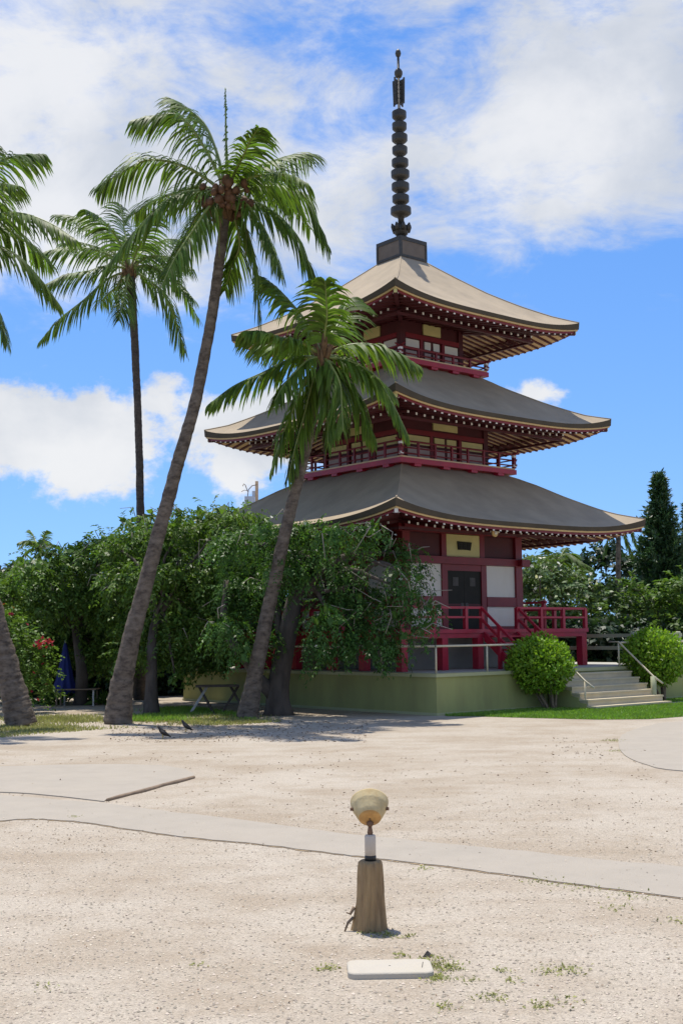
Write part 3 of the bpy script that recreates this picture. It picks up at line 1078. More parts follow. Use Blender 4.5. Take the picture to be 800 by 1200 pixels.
yr, xr, zt = TY0 + 0.07, TX0 + 0.07, 1.56
MB().tube([rlocal(xr, yr, zt), rlocal(-0.05, yr, zt)], 0.026, 8).build('rail', M_pipe, rl)
MB().tube([rlocal(xr, yr + 0.03, zt - .003), rlocal(xr, TY1 - 0.1, zt - .003)], 0.026, 8).build('rail', M_pipe, rl)
MB().tube([rlocal(3.05, yr, zt), rlocal(6.2, yr, zt)], 0.026, 8).build('rail', M_pipe, rl)
for x in (xr, xr + 1.68, xr + 3.36, 4.6, 6.1):
    MB().tube([rlocal(x, yr, 0.938), rlocal(x, yr, zt - .02)], 0.022, 8).build('post', M_pipe, rl)
for y in np.arange(yr + 1.85, TY1, 1.85):
    MB().tube([rlocal(xr, float(y), 0.938), rlocal(xr, float(y), zt - .02)], 0.022, 8).build('post', M_pipe, rl)

# stairs up to the terrace
SX0, SX1 = 0.0, 2.98
st = empty('terrace_stairs', wl(SX0, TY0 - 1.1, 0), PSI)
tag(st, 'short flight of wide concrete steps between the two round clipped bushes', 'steps')
nst = 6
for i in range(nst):
    z1 = 0.94 - 0.148 * (i + 1) + 0.0
    y1 = TY0 - 0.055
    y0 = y1 - 0.235 * (i + 1)
    if i < nst - 0 and z1 > 0.02:
        zb = -0.02 if i == nst - 2 else z1 - 0.147
        o = MB().box(0.0 + 0.002 * i, SX1 - SX0 - 0.002 * i, y0 - (TY0 - 1.1), y1 - (TY0 - 1.1) - 0.001 * i, zb, z1 - 0.006, 0).build('step', M_step, st)
        MB().box(-0.02, SX1 - SX0 + 0.02, y0 - (TY0 - 1.1) - 0.02, y0 - (TY0 - 1.1) + 0.26, z1 - 0.005, z1 + 0.035).build('nosing', M_step, o)
MB().add([(-0.03, 1.04, 0), (-0.03, 1.04, 0.80), (-0.03, 0.85, 0.74), (-0.03, 0.80, 0.62), (-0.03, 0.60, 0.58), (-0.03, 0.56, 0.46), (-0.03, 0.36, 0.43), (-0.03, .33, .31), (-0.03, .13, .28), (-0.03, .10, .16), (-0.03, -.10, .14), (-0.03, -.1, 0)] +
         [(-0.002, 1.04, 0), (-0.002, 1.04, 0.80), (-0.002, 0.85, 0.74), (-0.002, 0.80, 0.62), (-0.002, 0.60, 0.58), (-0.002, 0.56, 0.46), (-0.002, 0.36, 0.43), (-0.002, .33, .31), (-0.002, .13, .28), (-0.002, .10, .16), (-0.002, -.10, .14), (-0.002, -.1, 0)],
         [tuple(range(12))] + [(i, (i + 1) % 12, 12 + (i + 1) % 12, 12 + i) for i in range(12)]).build('side_wall', M_green, st)


def handrail(x, label, y_lo, z_lo, y_hi, z_hi, thick_low, group='pipe handrails on the terrace steps'):
    h = empty('handrail', wl(x, y_lo, 0), PSI)
    tag(h, label, 'handrail', group)
    q = lambda y, z: (0, y - y_lo, z)
    MB().tube([q(y_lo - 0.28, z_lo - 0.17), q(y_lo, z_lo), q(y_hi, z_hi), q(y_hi + 0.3, z_hi)], 0.024, 8).build('rail', M_pipe, h)
    MB().tube([q(y_lo, 0.0), q(y_lo, z_lo)], 0.07 if thick_low else 0.022, 8).build('post', M_fence if thick_low else M_pipe, h)
    MB().tube([q(y_hi, 0.94), q(y_hi, z_hi)], 0.022, 8).build('post', M_pipe, h)


handrail(0.06, 'left pipe handrail of the terrace steps, half hidden behind the round bush', -6.08, 0.68, -4.93, 1.60, False)
handrail(2.92, 'right pipe handrail of the terrace steps, with a thick green lower post', -5.98, 0.70, -4.93, 1.58, True)

# sage fence on the far right side of the terrace
fe = empty('fence', wl(4.3, -5, 0.94), PSI)
tag(fe, 'sage green post and rail fence behind the top of the terrace steps', 'fence')
for i, y in enumerate((0.6, 2.4, 4.2, 6.0, 7.8, 9.6)):
    MB().tube([(0, y, 0), (0, y, 0.86), (0, y, 0.90)], [0.095, 0.09, 0.07], 10).build('post', M_fence, fe)
for z in (0.80, 0.46):
    MB().box(-0.05, 0.05, 0.3, 10.2, z - 0.05, z + 0.05).build('rail', M_fence, fe)
fe2 = empty('fence', wl(4.5, -4.5, 0.94), PSI)
tag(fe2, 'sage green post and rail fence at the right edge, behind the right-hand bush', 'fence')
for x in (0.2, 1.7):
    MB().tube([(x, 0, 0), (x, 0, 0.86), (x, 0, 0.90)], [0.095, 0.09, 0.07], 10).build('post', M_fence, fe2)
for z in (0.80, 0.46):
    MB().box(0.0, 1.85, -0.05, 0.05, z - 0.05, z + 0.05).build('rail', M_fence, fe2)


# ================================================================== FOLIAGE
def leaf_quads(C, D, Nn, Ln, Wd):
    """rhombic leaves: centre base C, axis D, normal-ish Nn, length and width arrays"""
    S = np.cross(D, Nn)
    S /= np.linalg.norm(S, axis=1, keepdims=True) + 1e-9
    U = np.cross(S, D)
    n = len(C)
    V = np.empty((n, 4, 3))
    V[:, 0] = C
    V[:, 1] = C + D * (Ln * 0.45)[:, None] + S * (Wd / 2)[:, None] + U * (Wd * 0.15)[:, None]
    V[:, 2] = C + D * Ln[:, None] - U * (Ln * 0.12)[:, None]
    V[:, 3] = C + D * (Ln * 0.45)[:, None] - S * (Wd / 2)[:, None] + U * (Wd * 0.15)[:, None]
    return V.reshape(-1, 3), np.arange(n * 4).reshape(n, 4)


def unit(A):
    return A / (np.linalg.norm(A, axis=1, keepdims=True) + 1e-9)


def crown_mesh(clumps, spray_density=60, pairs=5, leaf=0.12, wid=0.05, droop=0.6, spray_len=0.34, core=0.5, flat=0.85, coresize=0.26, strands=0, zmin=None):
    Cs, Ds, Ns, Ls, Ws = [], [], [], [], []
    for (c, r) in clumps:
        c = np.array(c)
        n = max(6, int(spray_density * r * r * rng.uniform(0.55, 1.2)))
        q = unit(rng.normal(size=(n, 3)))
        q[:, 2] = np.where(q[:, 2] < -0.55, -q[:, 2] * 0.5, q[:, 2])
        rad = r * rng.uniform(0.5, 1.08, size=(n, 1)) * (1 + 0.22 * np.sin(q[:, :1] * 5 + q[:, 1:2] * 4 + c[0] * 3))
        P = c + q * rad * np.array([1, 1, flat])
        D = unit(q * 0.8 + rng.normal(size=(n, 3)) * 0.45 + np.array([0, 0, -droop]))
        up = unit(q * 0.5 + np.array([0, 0, 1.0]) + rng.normal(size=(n, 3)) * 0.25)
        S = unit(np.cross(D, up))
        sl = spray_len * rng.uniform(0.6, 1.2, size=n)
        for j in range(pairs):
            t = (j + 0.6) / pairs
            base = P + D * (sl * t)[:, None] + np.array([0, 0, -1.0]) * (sl * t * t * droop * 0.5)[:, None]
            for s in (-1, 1):
                d = unit(D * 0.55 + S * s * 0.8 + np.array([0, 0, -0.35 * droop]) + rng.normal(size=(n, 3)) * 0.22)
                Cs.append(base)
                Ds.append(d)
                Ns.append(up + rng.normal(size=(n, 3)) * 0.35)
                Ls.append(leaf * rng.uniform(0.7, 1.25, size=n) * (1.0 - 0.35 * abs(t - 0.45)))
                Ws.append(wid * rng.uniform(0.8, 1.25, size=n))
        # hanging strands below the clump
        for _ in range(int(strands * r * r + rng.random())):
            a = rng.uniform(0, 2 * PI)
            p0 = c + np.array([math.cos(a) * r * rng.uniform(.2, 1), math.sin(a) * r * rng.uniform(.2, 1), -r * flat * rng.uniform(0.2, 0.8)])
            L_ = rng.uniform(0.25, 0.75)
            k_ = int(L_ / 0.045)
            t = np.linspace(0, 1, k_)
            drift = rng.normal(size=3) * 0.12
            B = p0 + np.outer(t * L_, np.array([0, 0, -1.0])) + np.outer(t * t, drift)
            sd = rng.normal(size=(k_, 3)) * np.array([1, 1, 0.3])
            Cs.append(B)
            Ds.append(unit(unit(sd) * 0.7 + np.array([0, 0, -0.75])))
            Ns.append(rng.normal(size=(k_, 3)) + np.array([0, 0, 1.0]))
            Ls.append(leaf * rng.uniform(0.8, 1.3, size=k_))
            Ws.append(wid * rng.uniform(0.8, 1.2, size=k_))
        # coarser leaves deep inside the clump, added to block light and gaps
        m_ = int(core * 70 * r * r)
        if m_:
            q = unit(rng.normal(size=(m_, 3)))
            Cs.append(c + q * r * rng.uniform(0.1, 0.62, size=(m_, 1)))
            Ds.append(unit(rng.normal(size=(m_, 3))))
            Ns.append(rng.normal(size=(m_, 3)))
            Ls.append(coresize * rng.uniform(0.7, 1.2, size=m_))
            Ws.append(coresize * 0.7 * rng.uniform(0.7, 1.2, size=m_))
    A = [np.concatenate(q) for q in (Cs, Ds, Ns, Ls, Ws)]
    if zmin is not None:
        keep = A[0][:, 2] > zmin + 0.35 * np.sin(A[0][:, 0] * 2.3) * np.sin(A[0][:, 0] * 5.1 + 1) + rng.normal(size=len(A[0])) * 0.08
        A = [q[keep] for q in A]
    V, Fq = leaf_quads(*A)
    return np_mesh('crown', V, Fq)


def limb(mb, pts, r0, r1, seg=7, n=8, wob=0.06):
    P = spline(pts, n)
    rr = [r0 + (r1 - r0) * (i / (n - 1)) for i in range(n)]
    P = [Vector(p) + Vector((random.uniform(-1, 1), random.uniform(-1, 1), 0)) * wob * (0 if i in (0, n - 1) else 1) for i, p in enumerate(P)]
    mb.tube(P, rr, seg)


def px_clumps(lst, Y, spread=1.2, fill=0):
    """clumps given by bearing and apparent radius, put at real depths round Y"""
    out = []
    for k, (px, py, rp) in enumerate(lst):
        y = Y + random.uniform(-spread, spread)
        r = rp * y / FPX
        out.append((tuple(ap(px, py, y)), r))
        for _ in range(fill):
            y2 = y + random.uniform(0.4, 1.0) * spread * 1.4
            p = ap(px + random.uniform(-.6, .6) * rp, py + random.uniform(-.6, .6) * rp, y2)
            out.append((tuple(p), r * 0.9))
    return out


def shift(clumps, base):
    return [((c[0] - base[0], c[1] - base[1], c[2] - base[2]), r) for c, r in clumps]


def tree(name, label, base, clumps, trunk_pts, r0, leafmat, barkmat, group=None, limbs=10, twigs=0, rtop=0.45, fork=None, **kw):
    t = empty(name, base)
    tag(t, label, 'tree', group)
    cl = shift(clumps, base)
    link_mesh('crown', crown_mesh(cl, **kw), leafmat, t)
    tp = [(0, 0, -0.1)] + [tuple(Vector(p) - Vector(base)) for p in trunk_pts]
    mb = MB()
    P = spline(tp, 14)
    rr = [r0 * (1.35 if i == 0 else 1.12 if i == 1 else 1.0) * (1 - (1 - rtop) * i / 13) for i in range(14)]
    ph = [random.uniform(0, 6) for _ in range(4)]
    mb.tube([Vector(p) for p in P], rr, 12, rfun=lambda i, k: 1 + 0.10 * math.sin(k * 1.6 + ph[0] + i * 0.4) + 0.06 * math.sin(k * 2.6 + i * 1.1 + ph[1]))
    if fork:
        for f_ in fork:
            limb(mb, [tuple(Vector(p) - Vector(base)) for p in f_[0]], f_[1], f_[2], 10, 12, 0.03)
    top = Vector(P[-1])
    mid = Vector(P[9])
    ids = list(range(len(cl)))
    random.shuffle(ids)
    for i in ids[:limbs]:
        c = Vector(cl[i][0])
        s = mid.lerp(top, random.random())
        mp = s.lerp(c, 0.5) + Vector((0, 0, 0.35 * random.random() + 0.1))
        limb(mb, [s, mp, c], r0 * 0.32, 0.02)
    mb.build('trunk', barkmat, t)
    if twigs:
        tw = MB()
        for _ in range(twigs):
            c, r = random.choice(cl)
            c = Vector(c)
            d = Vector((random.gauss(0, 1), random.gauss(-0.7, 0.6), random.gauss(0, 0.8))).normalized()
            p0 = c + d * r * 0.5
            p1 = p0 + d * r * 0.45 + Vector((random.gauss(0, .1), 0, random.gauss(0, .15)))
            p2 = p1 + Vector((random.gauss(0, .25), random.gauss(-.1, .1), random.gauss(-.15, .2)))
            if min(p0.z, p1.z, p2.z) < 1.45:
                continue
            tw.tube([p0, p1, p2], [0.015, 0.011, 0.006], 4)
        tag(tw.build('twigs', M_twig, t), kind='stuff')
    return t


def blossoms(parent, cl, n, r, material, name='blossom', lo=0.85):
    C, D, Nn = [], [], []
    idx = rng.integers(0, len(cl), n)
    for i in idx:
        c, rr = cl[i]
        q = rng.normal(size=3)
        q[1] -= 0.8
        q[2] += 0.3
        q /= np.linalg.norm(q)
        ctr = np.array(c) + q * rr * rng.uniform(lo, 1.12)
        for j in range(5):
            a = 2 * PI * j / 5
            e1 = np.cross(q, [0, 0, 1.0])
            e1 /= np.linalg.norm(e1) + 1e-6
            e2 = np.cross(q, e1)
            C.append(ctr)
            D.append(e1 * math.cos(a) + e2 * math.sin(a) + q * 0.3)
            Nn.append(q)
    C, D, Nn = np.array(C), unit(np.array(D)), np.array(Nn)
    L_ = r * rng.uniform(0.8, 1.2, len(C))
    V, Fq = leaf_quads(C, D, Nn, L_, L_ * 0.7)
    return tag(link_mesh(name, np_mesh(name, V, Fq), material, parent), kind='stuff')


# ---- big shade tree with the dark forked trunk in front of the pagoda
baseC = gp(325, 838)
listC = [(310, 628, 30), (345, 622, 28), (390, 628, 30), (422, 622, 20), (441, 617, 14), (458, 640, 16), (478, 648, 17), (491, 664, 12),
         (330, 668, 32), (368, 668, 36), (408, 676, 26), (437, 698, 20), (468, 690, 18), (484, 700, 14), (503, 712, 11), (514, 716, 8),
         (300, 700, 30), (383, 728, 34), (418, 742, 26), (447, 735, 17), (475, 722, 14), (494, 722, 10), (402, 760, 20),
         (440, 762, 18), (462, 765, 12), (372, 758, 22), (312, 745, 22), (285, 765, 20), (268, 640, 30), (275, 690, 30), (262, 735, 28),
         (350, 650, 26), (400, 705, 26), (452, 755, 14), (437, 780, 12), (458, 782, 8), (385, 770, 14), (300, 770, 14), (428, 640, 12), (465, 668, 16), (488, 684, 13), (505, 705, 10), (480, 742, 12), (497, 735, 9), (425, 712, 18), (455, 712, 16)]
clC = px_clumps([(q[0], q[1], q[2] * 0.87) for q in listC], 27.6, 0.9)
clC += px_clumps([(q[0], q[1], q[2] * 0.9) for q in listC if q[0] < 345 and q[1] < 740], 29.2, 0.4)
tC = tree('shade_tree', 'dark feathery shade tree with a black forked trunk, drooping in front of the pagoda', baseC, clC,
          [ap(326, 800, 28.1), ap(338, 740, 28.0), ap(350, 690, 27.9), ap(372, 655, 27.8)], 0.30, M_leafB, M_trunkdk, 'shade trees left of the pagoda', limbs=16, twigs=100, rtop=0.4,
          fork=[([ap(322, 815, 28.15), ap(303, 795, 28.0), ap(285, 770, 27.9), ap(262, 730, 28.0), ap(265, 680, 28.2)], 0.19, 0.06),
                ([ap(336, 770, 28.1), ap(325, 720, 28.2), ap(315, 660, 28.3)], 0.14, 0.05),
                ([ap(350, 690, 27.9), ap(400, 690, 27.5), ap(440, 660, 27.3), ap(470, 668, 27.2)], 0.09, 0.03)],
          spray_density=300, pairs=6, leaf=0.11, wid=0.040, droop=1.0, spray_len=0.42, core=1.3, strands=45, zmin=1.12)
blossoms(tC, shift(clC, baseC), 34, 0.05, M_blossom)

# ---- middle tree behind the leaning palm
baseB = gp(177, 837)
listB = [(165, 632, 30), (200, 625, 30), (240, 620, 30), (272, 612, 26), (150, 612, 13), (176, 606, 12), (258, 600, 14), (292, 606, 16), (216, 602, 14), (236, 606, 12), (308, 612, 14),
         (150, 680, 36), (195, 680, 40), (240, 680, 40), (170, 735, 36), (215, 735, 40), (250, 745, 36), (190, 778, 26), (232, 775, 26), (285, 650, 30), (150, 768, 22), (262, 780, 18), (205, 795, 14), (243, 797, 12), (135, 640, 22)]
clB = px_clumps([(q[0], q[1], q[2] * 0.92) for q in listB], 30.2, 1.2)
clB += px_clumps([q for q in listB if q[2] > 20], 32.0, 0.6)
tree('shade_tree', 'broad green shade tree whose low crown fills the space behind the leaning palm', baseB, clB,
     [ap(178, 790, 29.2), ap(180, 740, 29.6), ap(195, 690, 30.0)], 0.17, M_leafA, M_trunkdk, 'shade trees left of the pagoda', limbs=14, twigs=70,
     spray_density=230, pairs=5, leaf=0.135, wid=0.058, droop=0.75, spray_len=0.42, core=1.4, strands=18, zmin=1.0)

# ---- left tree
baseA = gp(95, 826)
listA = [(8, 692, 26), (42, 674, 28), (82, 658, 28), (122, 650, 28), (18, 730, 36), (62, 708, 40), (108, 700, 40), (138, 712, 36), (38, 768, 34), (88, 748, 36), (128, 760, 32),
         (60, 650, 11), (100, 640, 13), (30, 662, 12), (75, 645, 9), (-25, 700, 34), (-30, 760, 40), (112, 790, 18), (50, 640, 9), (120, 636, 12)]
clA = px_clumps(listA, 33.5, 1.4)
clA += px_clumps([q for q in listA if q[2] > 20], 35.3, 0.6)
tree('shade_tree', 'rounded leafy shade tree at the left edge behind the blue umbrella', baseA, clA,
     [ap(96, 790, 33), ap(90, 750, 33.4), ap(85, 700, 33.6)], 0.18, M_leafA, M_trunkdk, 'shade trees left of the pagoda', limbs=14, twigs=70,
     spray_density=190, pairs=5, leaf=0.15, wid=0.065, droop=0.7, spray_len=0.44, core=1.4, strands=12, zmin=0.8)

# growth under and behind the trees, its shade put into the dark leaf colour
cl = []
for i in range(46):
    px = -60 + i * 8.6
    for row in range(6 if px > 140 else 5):
        Y = 39.5 + random.uniform(-1, 1.5)
        cl.append((tuple(ap(px + random.uniform(-6, 6), 815 - row * 32 + random.uniform(-8, 8), Y)), 0.75))
hb = Vector((-9, 39.5, 0))
h = empty('hedge', hb)
tag(h, 'hedge with shade painted into its dark leaves, behind the trunks of the left trees', 'hedge')
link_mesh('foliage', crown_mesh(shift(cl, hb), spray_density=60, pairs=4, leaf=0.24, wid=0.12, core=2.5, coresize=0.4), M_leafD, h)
mb = MB()
for i in range(12):
    x = -4.6 + i * 0.85
    mb.tube([(x, 0, 0), (x + .1, 0.1, 1.2)], [0.06, 0.03], 6)
mb.build('stems', M_trunkdk, h)

cl = []  # dark hedge added to blacken the shaded gap under the veranda
for i in range(24):
    for row in range(3):
        cl.append((tuple(ap(600 + i * 10 + random.uniform(-5, 5), 786 - row * 22 + random.uniform(-5, 5), 41.5 + random.uniform(-.5, .8))), 0.6))
hb = Vector((10, 41.5, 0))
h = empty('hedge', hb)
tag(h, 'added low hedge, painted dark to fill the shaded gap behind the fence at right', 'hedge')
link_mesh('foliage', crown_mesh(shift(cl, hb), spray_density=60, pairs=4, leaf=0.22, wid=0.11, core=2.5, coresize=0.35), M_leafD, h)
mb = MB()
for i in range(9):
    x = -3.4 + i * 0.85
    mb.tube([(x, 0, 0), (x + .1, 0.1, 0.9)], [0.05, 0.03], 6)
mb.build('stems', M_trunkdk, h)

# ---- flowering shrub at the left edge
bb = gp(15, 832)
clS = px_clumps([(0, 735, 24), (20, 748, 24), (40, 765, 20), (10, 780, 26), (48, 790, 18), (-20, 760, 30), (25, 805, 22), (52, 810, 14), (-15, 800, 26), (8, 722, 14)], 29.8, 0.6)
s = empty('flowering_shrub', bb)
tag(s, 'arching shrub with red flowers beside the short leaning palm trunk at left', 'shrub')
link_mesh('foliage', crown_mesh(shift(clS, bb), spray_density=260, pairs=4, leaf=0.10, wid=0.06, droop=0.3, core=1.5), M_leafA, s)
blossoms(s, shift(clS, bb), 26, 0.06, M_flower, 'red_blossoms')
# one dense flower head
hc = Vector(ap(52, 752, 29.2)) - bb
C = np.array(hc) + rng.normal(size=(40, 3)) * np.array([0.13, 0.1, 0.06])
V, Fq = leaf_quads(C, unit(rng.normal(size=(40, 3))), rng.normal(size=(40, 3)), np.full(40, 0.10), np.full(40, 0.07))
link_mesh('flower_head', np_mesh('flower_head', V, Fq), M_flower, s)
mb = MB()
for i in range(6):
    c = Vector(shift(clS, bb)[i][0])
    limb(mb, [(random.uniform(-.2, .2), 0, 0), c * 0.5 + Vector((0, 0, .2)), c], 0.03, 0.012, 5)
mb.build('stems', M_trunkdk, s)

# ---- low plants round the umbrella
for (px, py, sc_, lab) in ((60, 826, 0.55, 'low leafy plant at the foot of the red-flowering shrub'), (112, 826, 0.5, 'low leafy plant in the shade left of the leaning palm')):
    p = gp(px, py)
    o = empty('garden_plant', p)
    tag(o, lab, 'plant', 'low plants under the left trees')
    n = 60
    C = np.zeros((n, 3)) + rng.normal(size=(n, 3)) * np.array([0.22, 0.15, 0.0])
    D = unit(rng.normal(size=(n, 3)) * np.array([1, 1, 0.3]) + np.array([0, 0, 0.9]))
    V, Fq = leaf_quads(C, D, rng.normal(size=(n, 3)) + np.array([0, 0, 1.0]), sc_ * rng.uniform(0.6, 1.2, n), np.full(n, 0.09))
    link_mesh('leaves', np_mesh('leaves', V, Fq), M_leafA, o)


# ---- clipped round bushes
def round_bush(px, py_base, cx, cy, rp, base, Y, label):
    o = empty('round_bush', base)
    tag(o, label, 'bush', 'round clipped bushes by the terrace steps')
    c = np.array(ap(cx, cy, Y)) - np.array(base)
    r = rp * Y / FPX
    n = 5200
    q = unit(rng.normal(size=(n, 3)))
    bump_ = 1 + 0.05 * np.sin(q[:, 0] * 7 + 1 + cx) * np.sin(q[:, 2] * 6) + 0.045 * np.sin(q[:, 1] * 9 + q[:, 2] * 5 + cx) + 0.035 * np.sin(q[:, 0] * 17) * np.sin(q[:, 2] * 15 + q[:, 1] * 13)
    P = c + q * (r * bump_ * rng.uniform(0.80, 1.05, n))[:, None] * np.array([1.02, 1.02, 0.92])
    keep = P[:, 2] > c[2] - r * 0.88
    P, q = P[keep], q[keep]
    n = len(P)
    D = unit(q * 0.7 + rng.normal(size=(n, 3)) * 0.6 + np.array([0, 0, 0.25]))
    V, Fq = leaf_quads(P, D, q + rng.normal(size=(n, 3)) * 0.5, 0.095 * rng.uniform(0.7, 1.3, n), 0.055 * rng.uniform(0.8, 1.2, n))
    m2 = 900
    q2 = unit(rng.normal(size=(m2, 3)))
    P2 = c + q2 * r * rng.uniform(0.3, 0.78, (m2, 1)) * np.array([1, 1, 0.85])
    V2, F2 = leaf_quads(P2, unit(rng.normal(size=(m2, 3))), rng.normal(size=(m2, 3)), np.full(m2, 0.2), np.full(m2, 0.14))
    link_mesh('foliage', np_mesh('foliage', np.concatenate([V, V2]), np.concatenate([Fq, F2 + len(V)])), M_leafBush, o)
    for i in range(7):
        a_ = i * 0.9 + random.random()
        b0 = Vector((0.10 * math.cos(a_), 0.10 * math.sin(a_), -0.02))
        top = Vector(c) + Vector((0.42 * r * math.cos(a_), 0.42 * r * math.sin(a_), -0.35 * r))
        mb = MB()
        limb(mb, [b0, b0.lerp(top, 0.5) + Vector((random.uniform(-.05, .05), random.uniform(-.05, .05), 0)), top], 0.035, 0.02, 6, 6, 0.015)
        mb.build('stem', M_timber, o)


b1 = gp(628, 831)
b1 = wl(-0.42, -5.42, 0)
round_bush(0, 0, 632, 779, 36, b1, b1.y, 'round clipped green bush left of the terrace steps')
b2 = wl(4.02, -5.42, 0)
round_bush(0, 0, 765, 771, 35, b2, b2.y, 'round clipped green bush right of the terrace steps')

# ---- right background: frangipani trees, palms, pine
listR = [
    ('pale green frangipani tree dotted with white blossoms, close behind the pagoda veranda', 42.0, [(618, 690, 22), (640, 680, 24), (665, 690, 24), (625, 720, 22), (655, 720, 26), (640, 745, 22), (610, 740, 20), (672, 745, 20), (628, 668, 16), (596, 700, 18)], M_leafP, 40),
    ('pale green frangipani tree dotted with white blossoms, left of the pine and behind the fence', 43.5, [(690, 700, 24), (712, 705, 24), (700, 730, 24), (725, 735, 24), (685, 750, 20), (710, 760, 20), (735, 715, 18), (690, 680, 14)], M_leafP, 25),
    ('broad-leaved green tree below the dark pine at the right edge', 42.5, [(750, 715, 22), (775, 705, 24), (795, 690, 22), (760, 745, 24), (790, 735, 26), (815, 720, 26), (740, 760, 18), (780, 760, 20), (742, 690, 12)], M_leafA, 14),
]
for i, (lab, Y, lst, lm, nb) in enumerate(listR):
    cl = px_clumps(lst, Y, 1.0)
    cx = sum(c[0][0] for c in cl) / len(cl)
    base = Vector((cx, Y + 0.3, 0))
    t = tree('flowering_tree' if i < 2 else 'leafy_tree', lab, base, cl, [base + Vector((.1, 0, .9)), base + Vector((0, 0, 1.7))], 0.12, lm, M_trunkdk, 'trees behind the pagoda on the right', limbs=9, twigs=10,
             spray_density=130, pairs=4, leaf=0.21, wid=0.09, droop=0.25, spray_len=0.4, core=1.6)
    blossoms(t, shift(cl, base), nb, 0.085, M_blossom)
# darker trees further back so that no open horizon shows
for i, (x0, x1, yy, lab) in enumerate(((596, 690, 690, 'dark green tree mass standing behind the frangipani trees'), (690, 830, 662, 'dark green tree behind the pine at the right edge'))):
    lst = []
    px = x0
    while px < x1:
        for py in (yy - 5, yy + 35, yy + 75):
            lst.append((px + random.uniform(-6, 6), py + random.uniform(-8, 8), 22))
        px += 24
    cl = px_clumps(lst, 52, 1.5)
    base = Vector((sum(c[0][0] for c in cl) / len(cl), 52.5, 0))
    tree('dense_tree', lab, base, cl, [base + Vector((0, 0, 1.0)), base + Vector((0, 0, 2.2))], 0.2, M_leafD if i else M_leafA, M_trunkdk, 'trees behind the pagoda on the right', limbs=6,
         spray_density=75, pairs=4, leaf=0.26, wid=0.12, droop=0.4, core=2.0, coresize=0.4)


def pine(px, py_top, py_bot, half_px, Y, label, seed):
    rg = np.random.default_rng(seed)
    top = ap(px, py_top, Y)
    base = Vector((top.x, Y, 0))
    o = empty('pine_tree', base)
    tag(o, label, 'tree', 'tall conifers at the right edge')
    H = top.z
    MB().tube([(0, 0, -0.1), (0.03, 0, H * 0.5), (0, 0, H)], [0.2, 0.12, 0.015], 9).build('trunk', M_trunkdk, o)
    rmax = half_px * Y / FPX
    Cs, Ds, Ls, Ws = [], [], [], []
    z = 0.8
    while z < H - 0.05:
        f = (H - z) / (H - 0.8)
        rr = rmax * (f ** 1.12) * rg.uniform(0.75, 1.15) + 0.05
        nb = int(9 + 5 * f)
        for k in range(nb):
            a = 2 * PI * k / nb + rg.uniform(-.3, .3)
            L_ = rr * rg.uniform(0.75, 1.15)
            steps = max(3, int(L_ / 0.10))
            for s in range(steps):
                t = (s + 0.5) / steps
                p = np.array([math.cos(a) * L_ * t, math.sin(a) * L_ * t, z + 0.38 * L_ * t * t + 0.1 * t])
                for e in range(9):
                    Cs.append(p + rg.normal(size=3) * 0.07)
                    Ds.append(np.array([math.cos(a), math.sin(a), 0.5]) + rg.normal(size=3) * 0.7)
                    Ls.append(rg.uniform(0.16, 0.30))
                    Ws.append(rg.uniform(0.05, 0.085))
        z += 0.15 + 0.09 * f
    n = len(Cs)
    V, Fq = leaf_quads(np.array(Cs), unit(np.array(Ds)), rg.normal(size=(n, 3)), np.array(Ls), np.array(Ws))
    link_mesh('crown', np_mesh('crown', V, Fq), M_pine, o)


pine(771, 558, 700, 66, 46.5, 'tall dark conical pine at the right edge, taller than the trees round it', 3)
pine(808, 590, 700, 50, 50.0, 'dark pine cut off by the right edge of the view', 5)


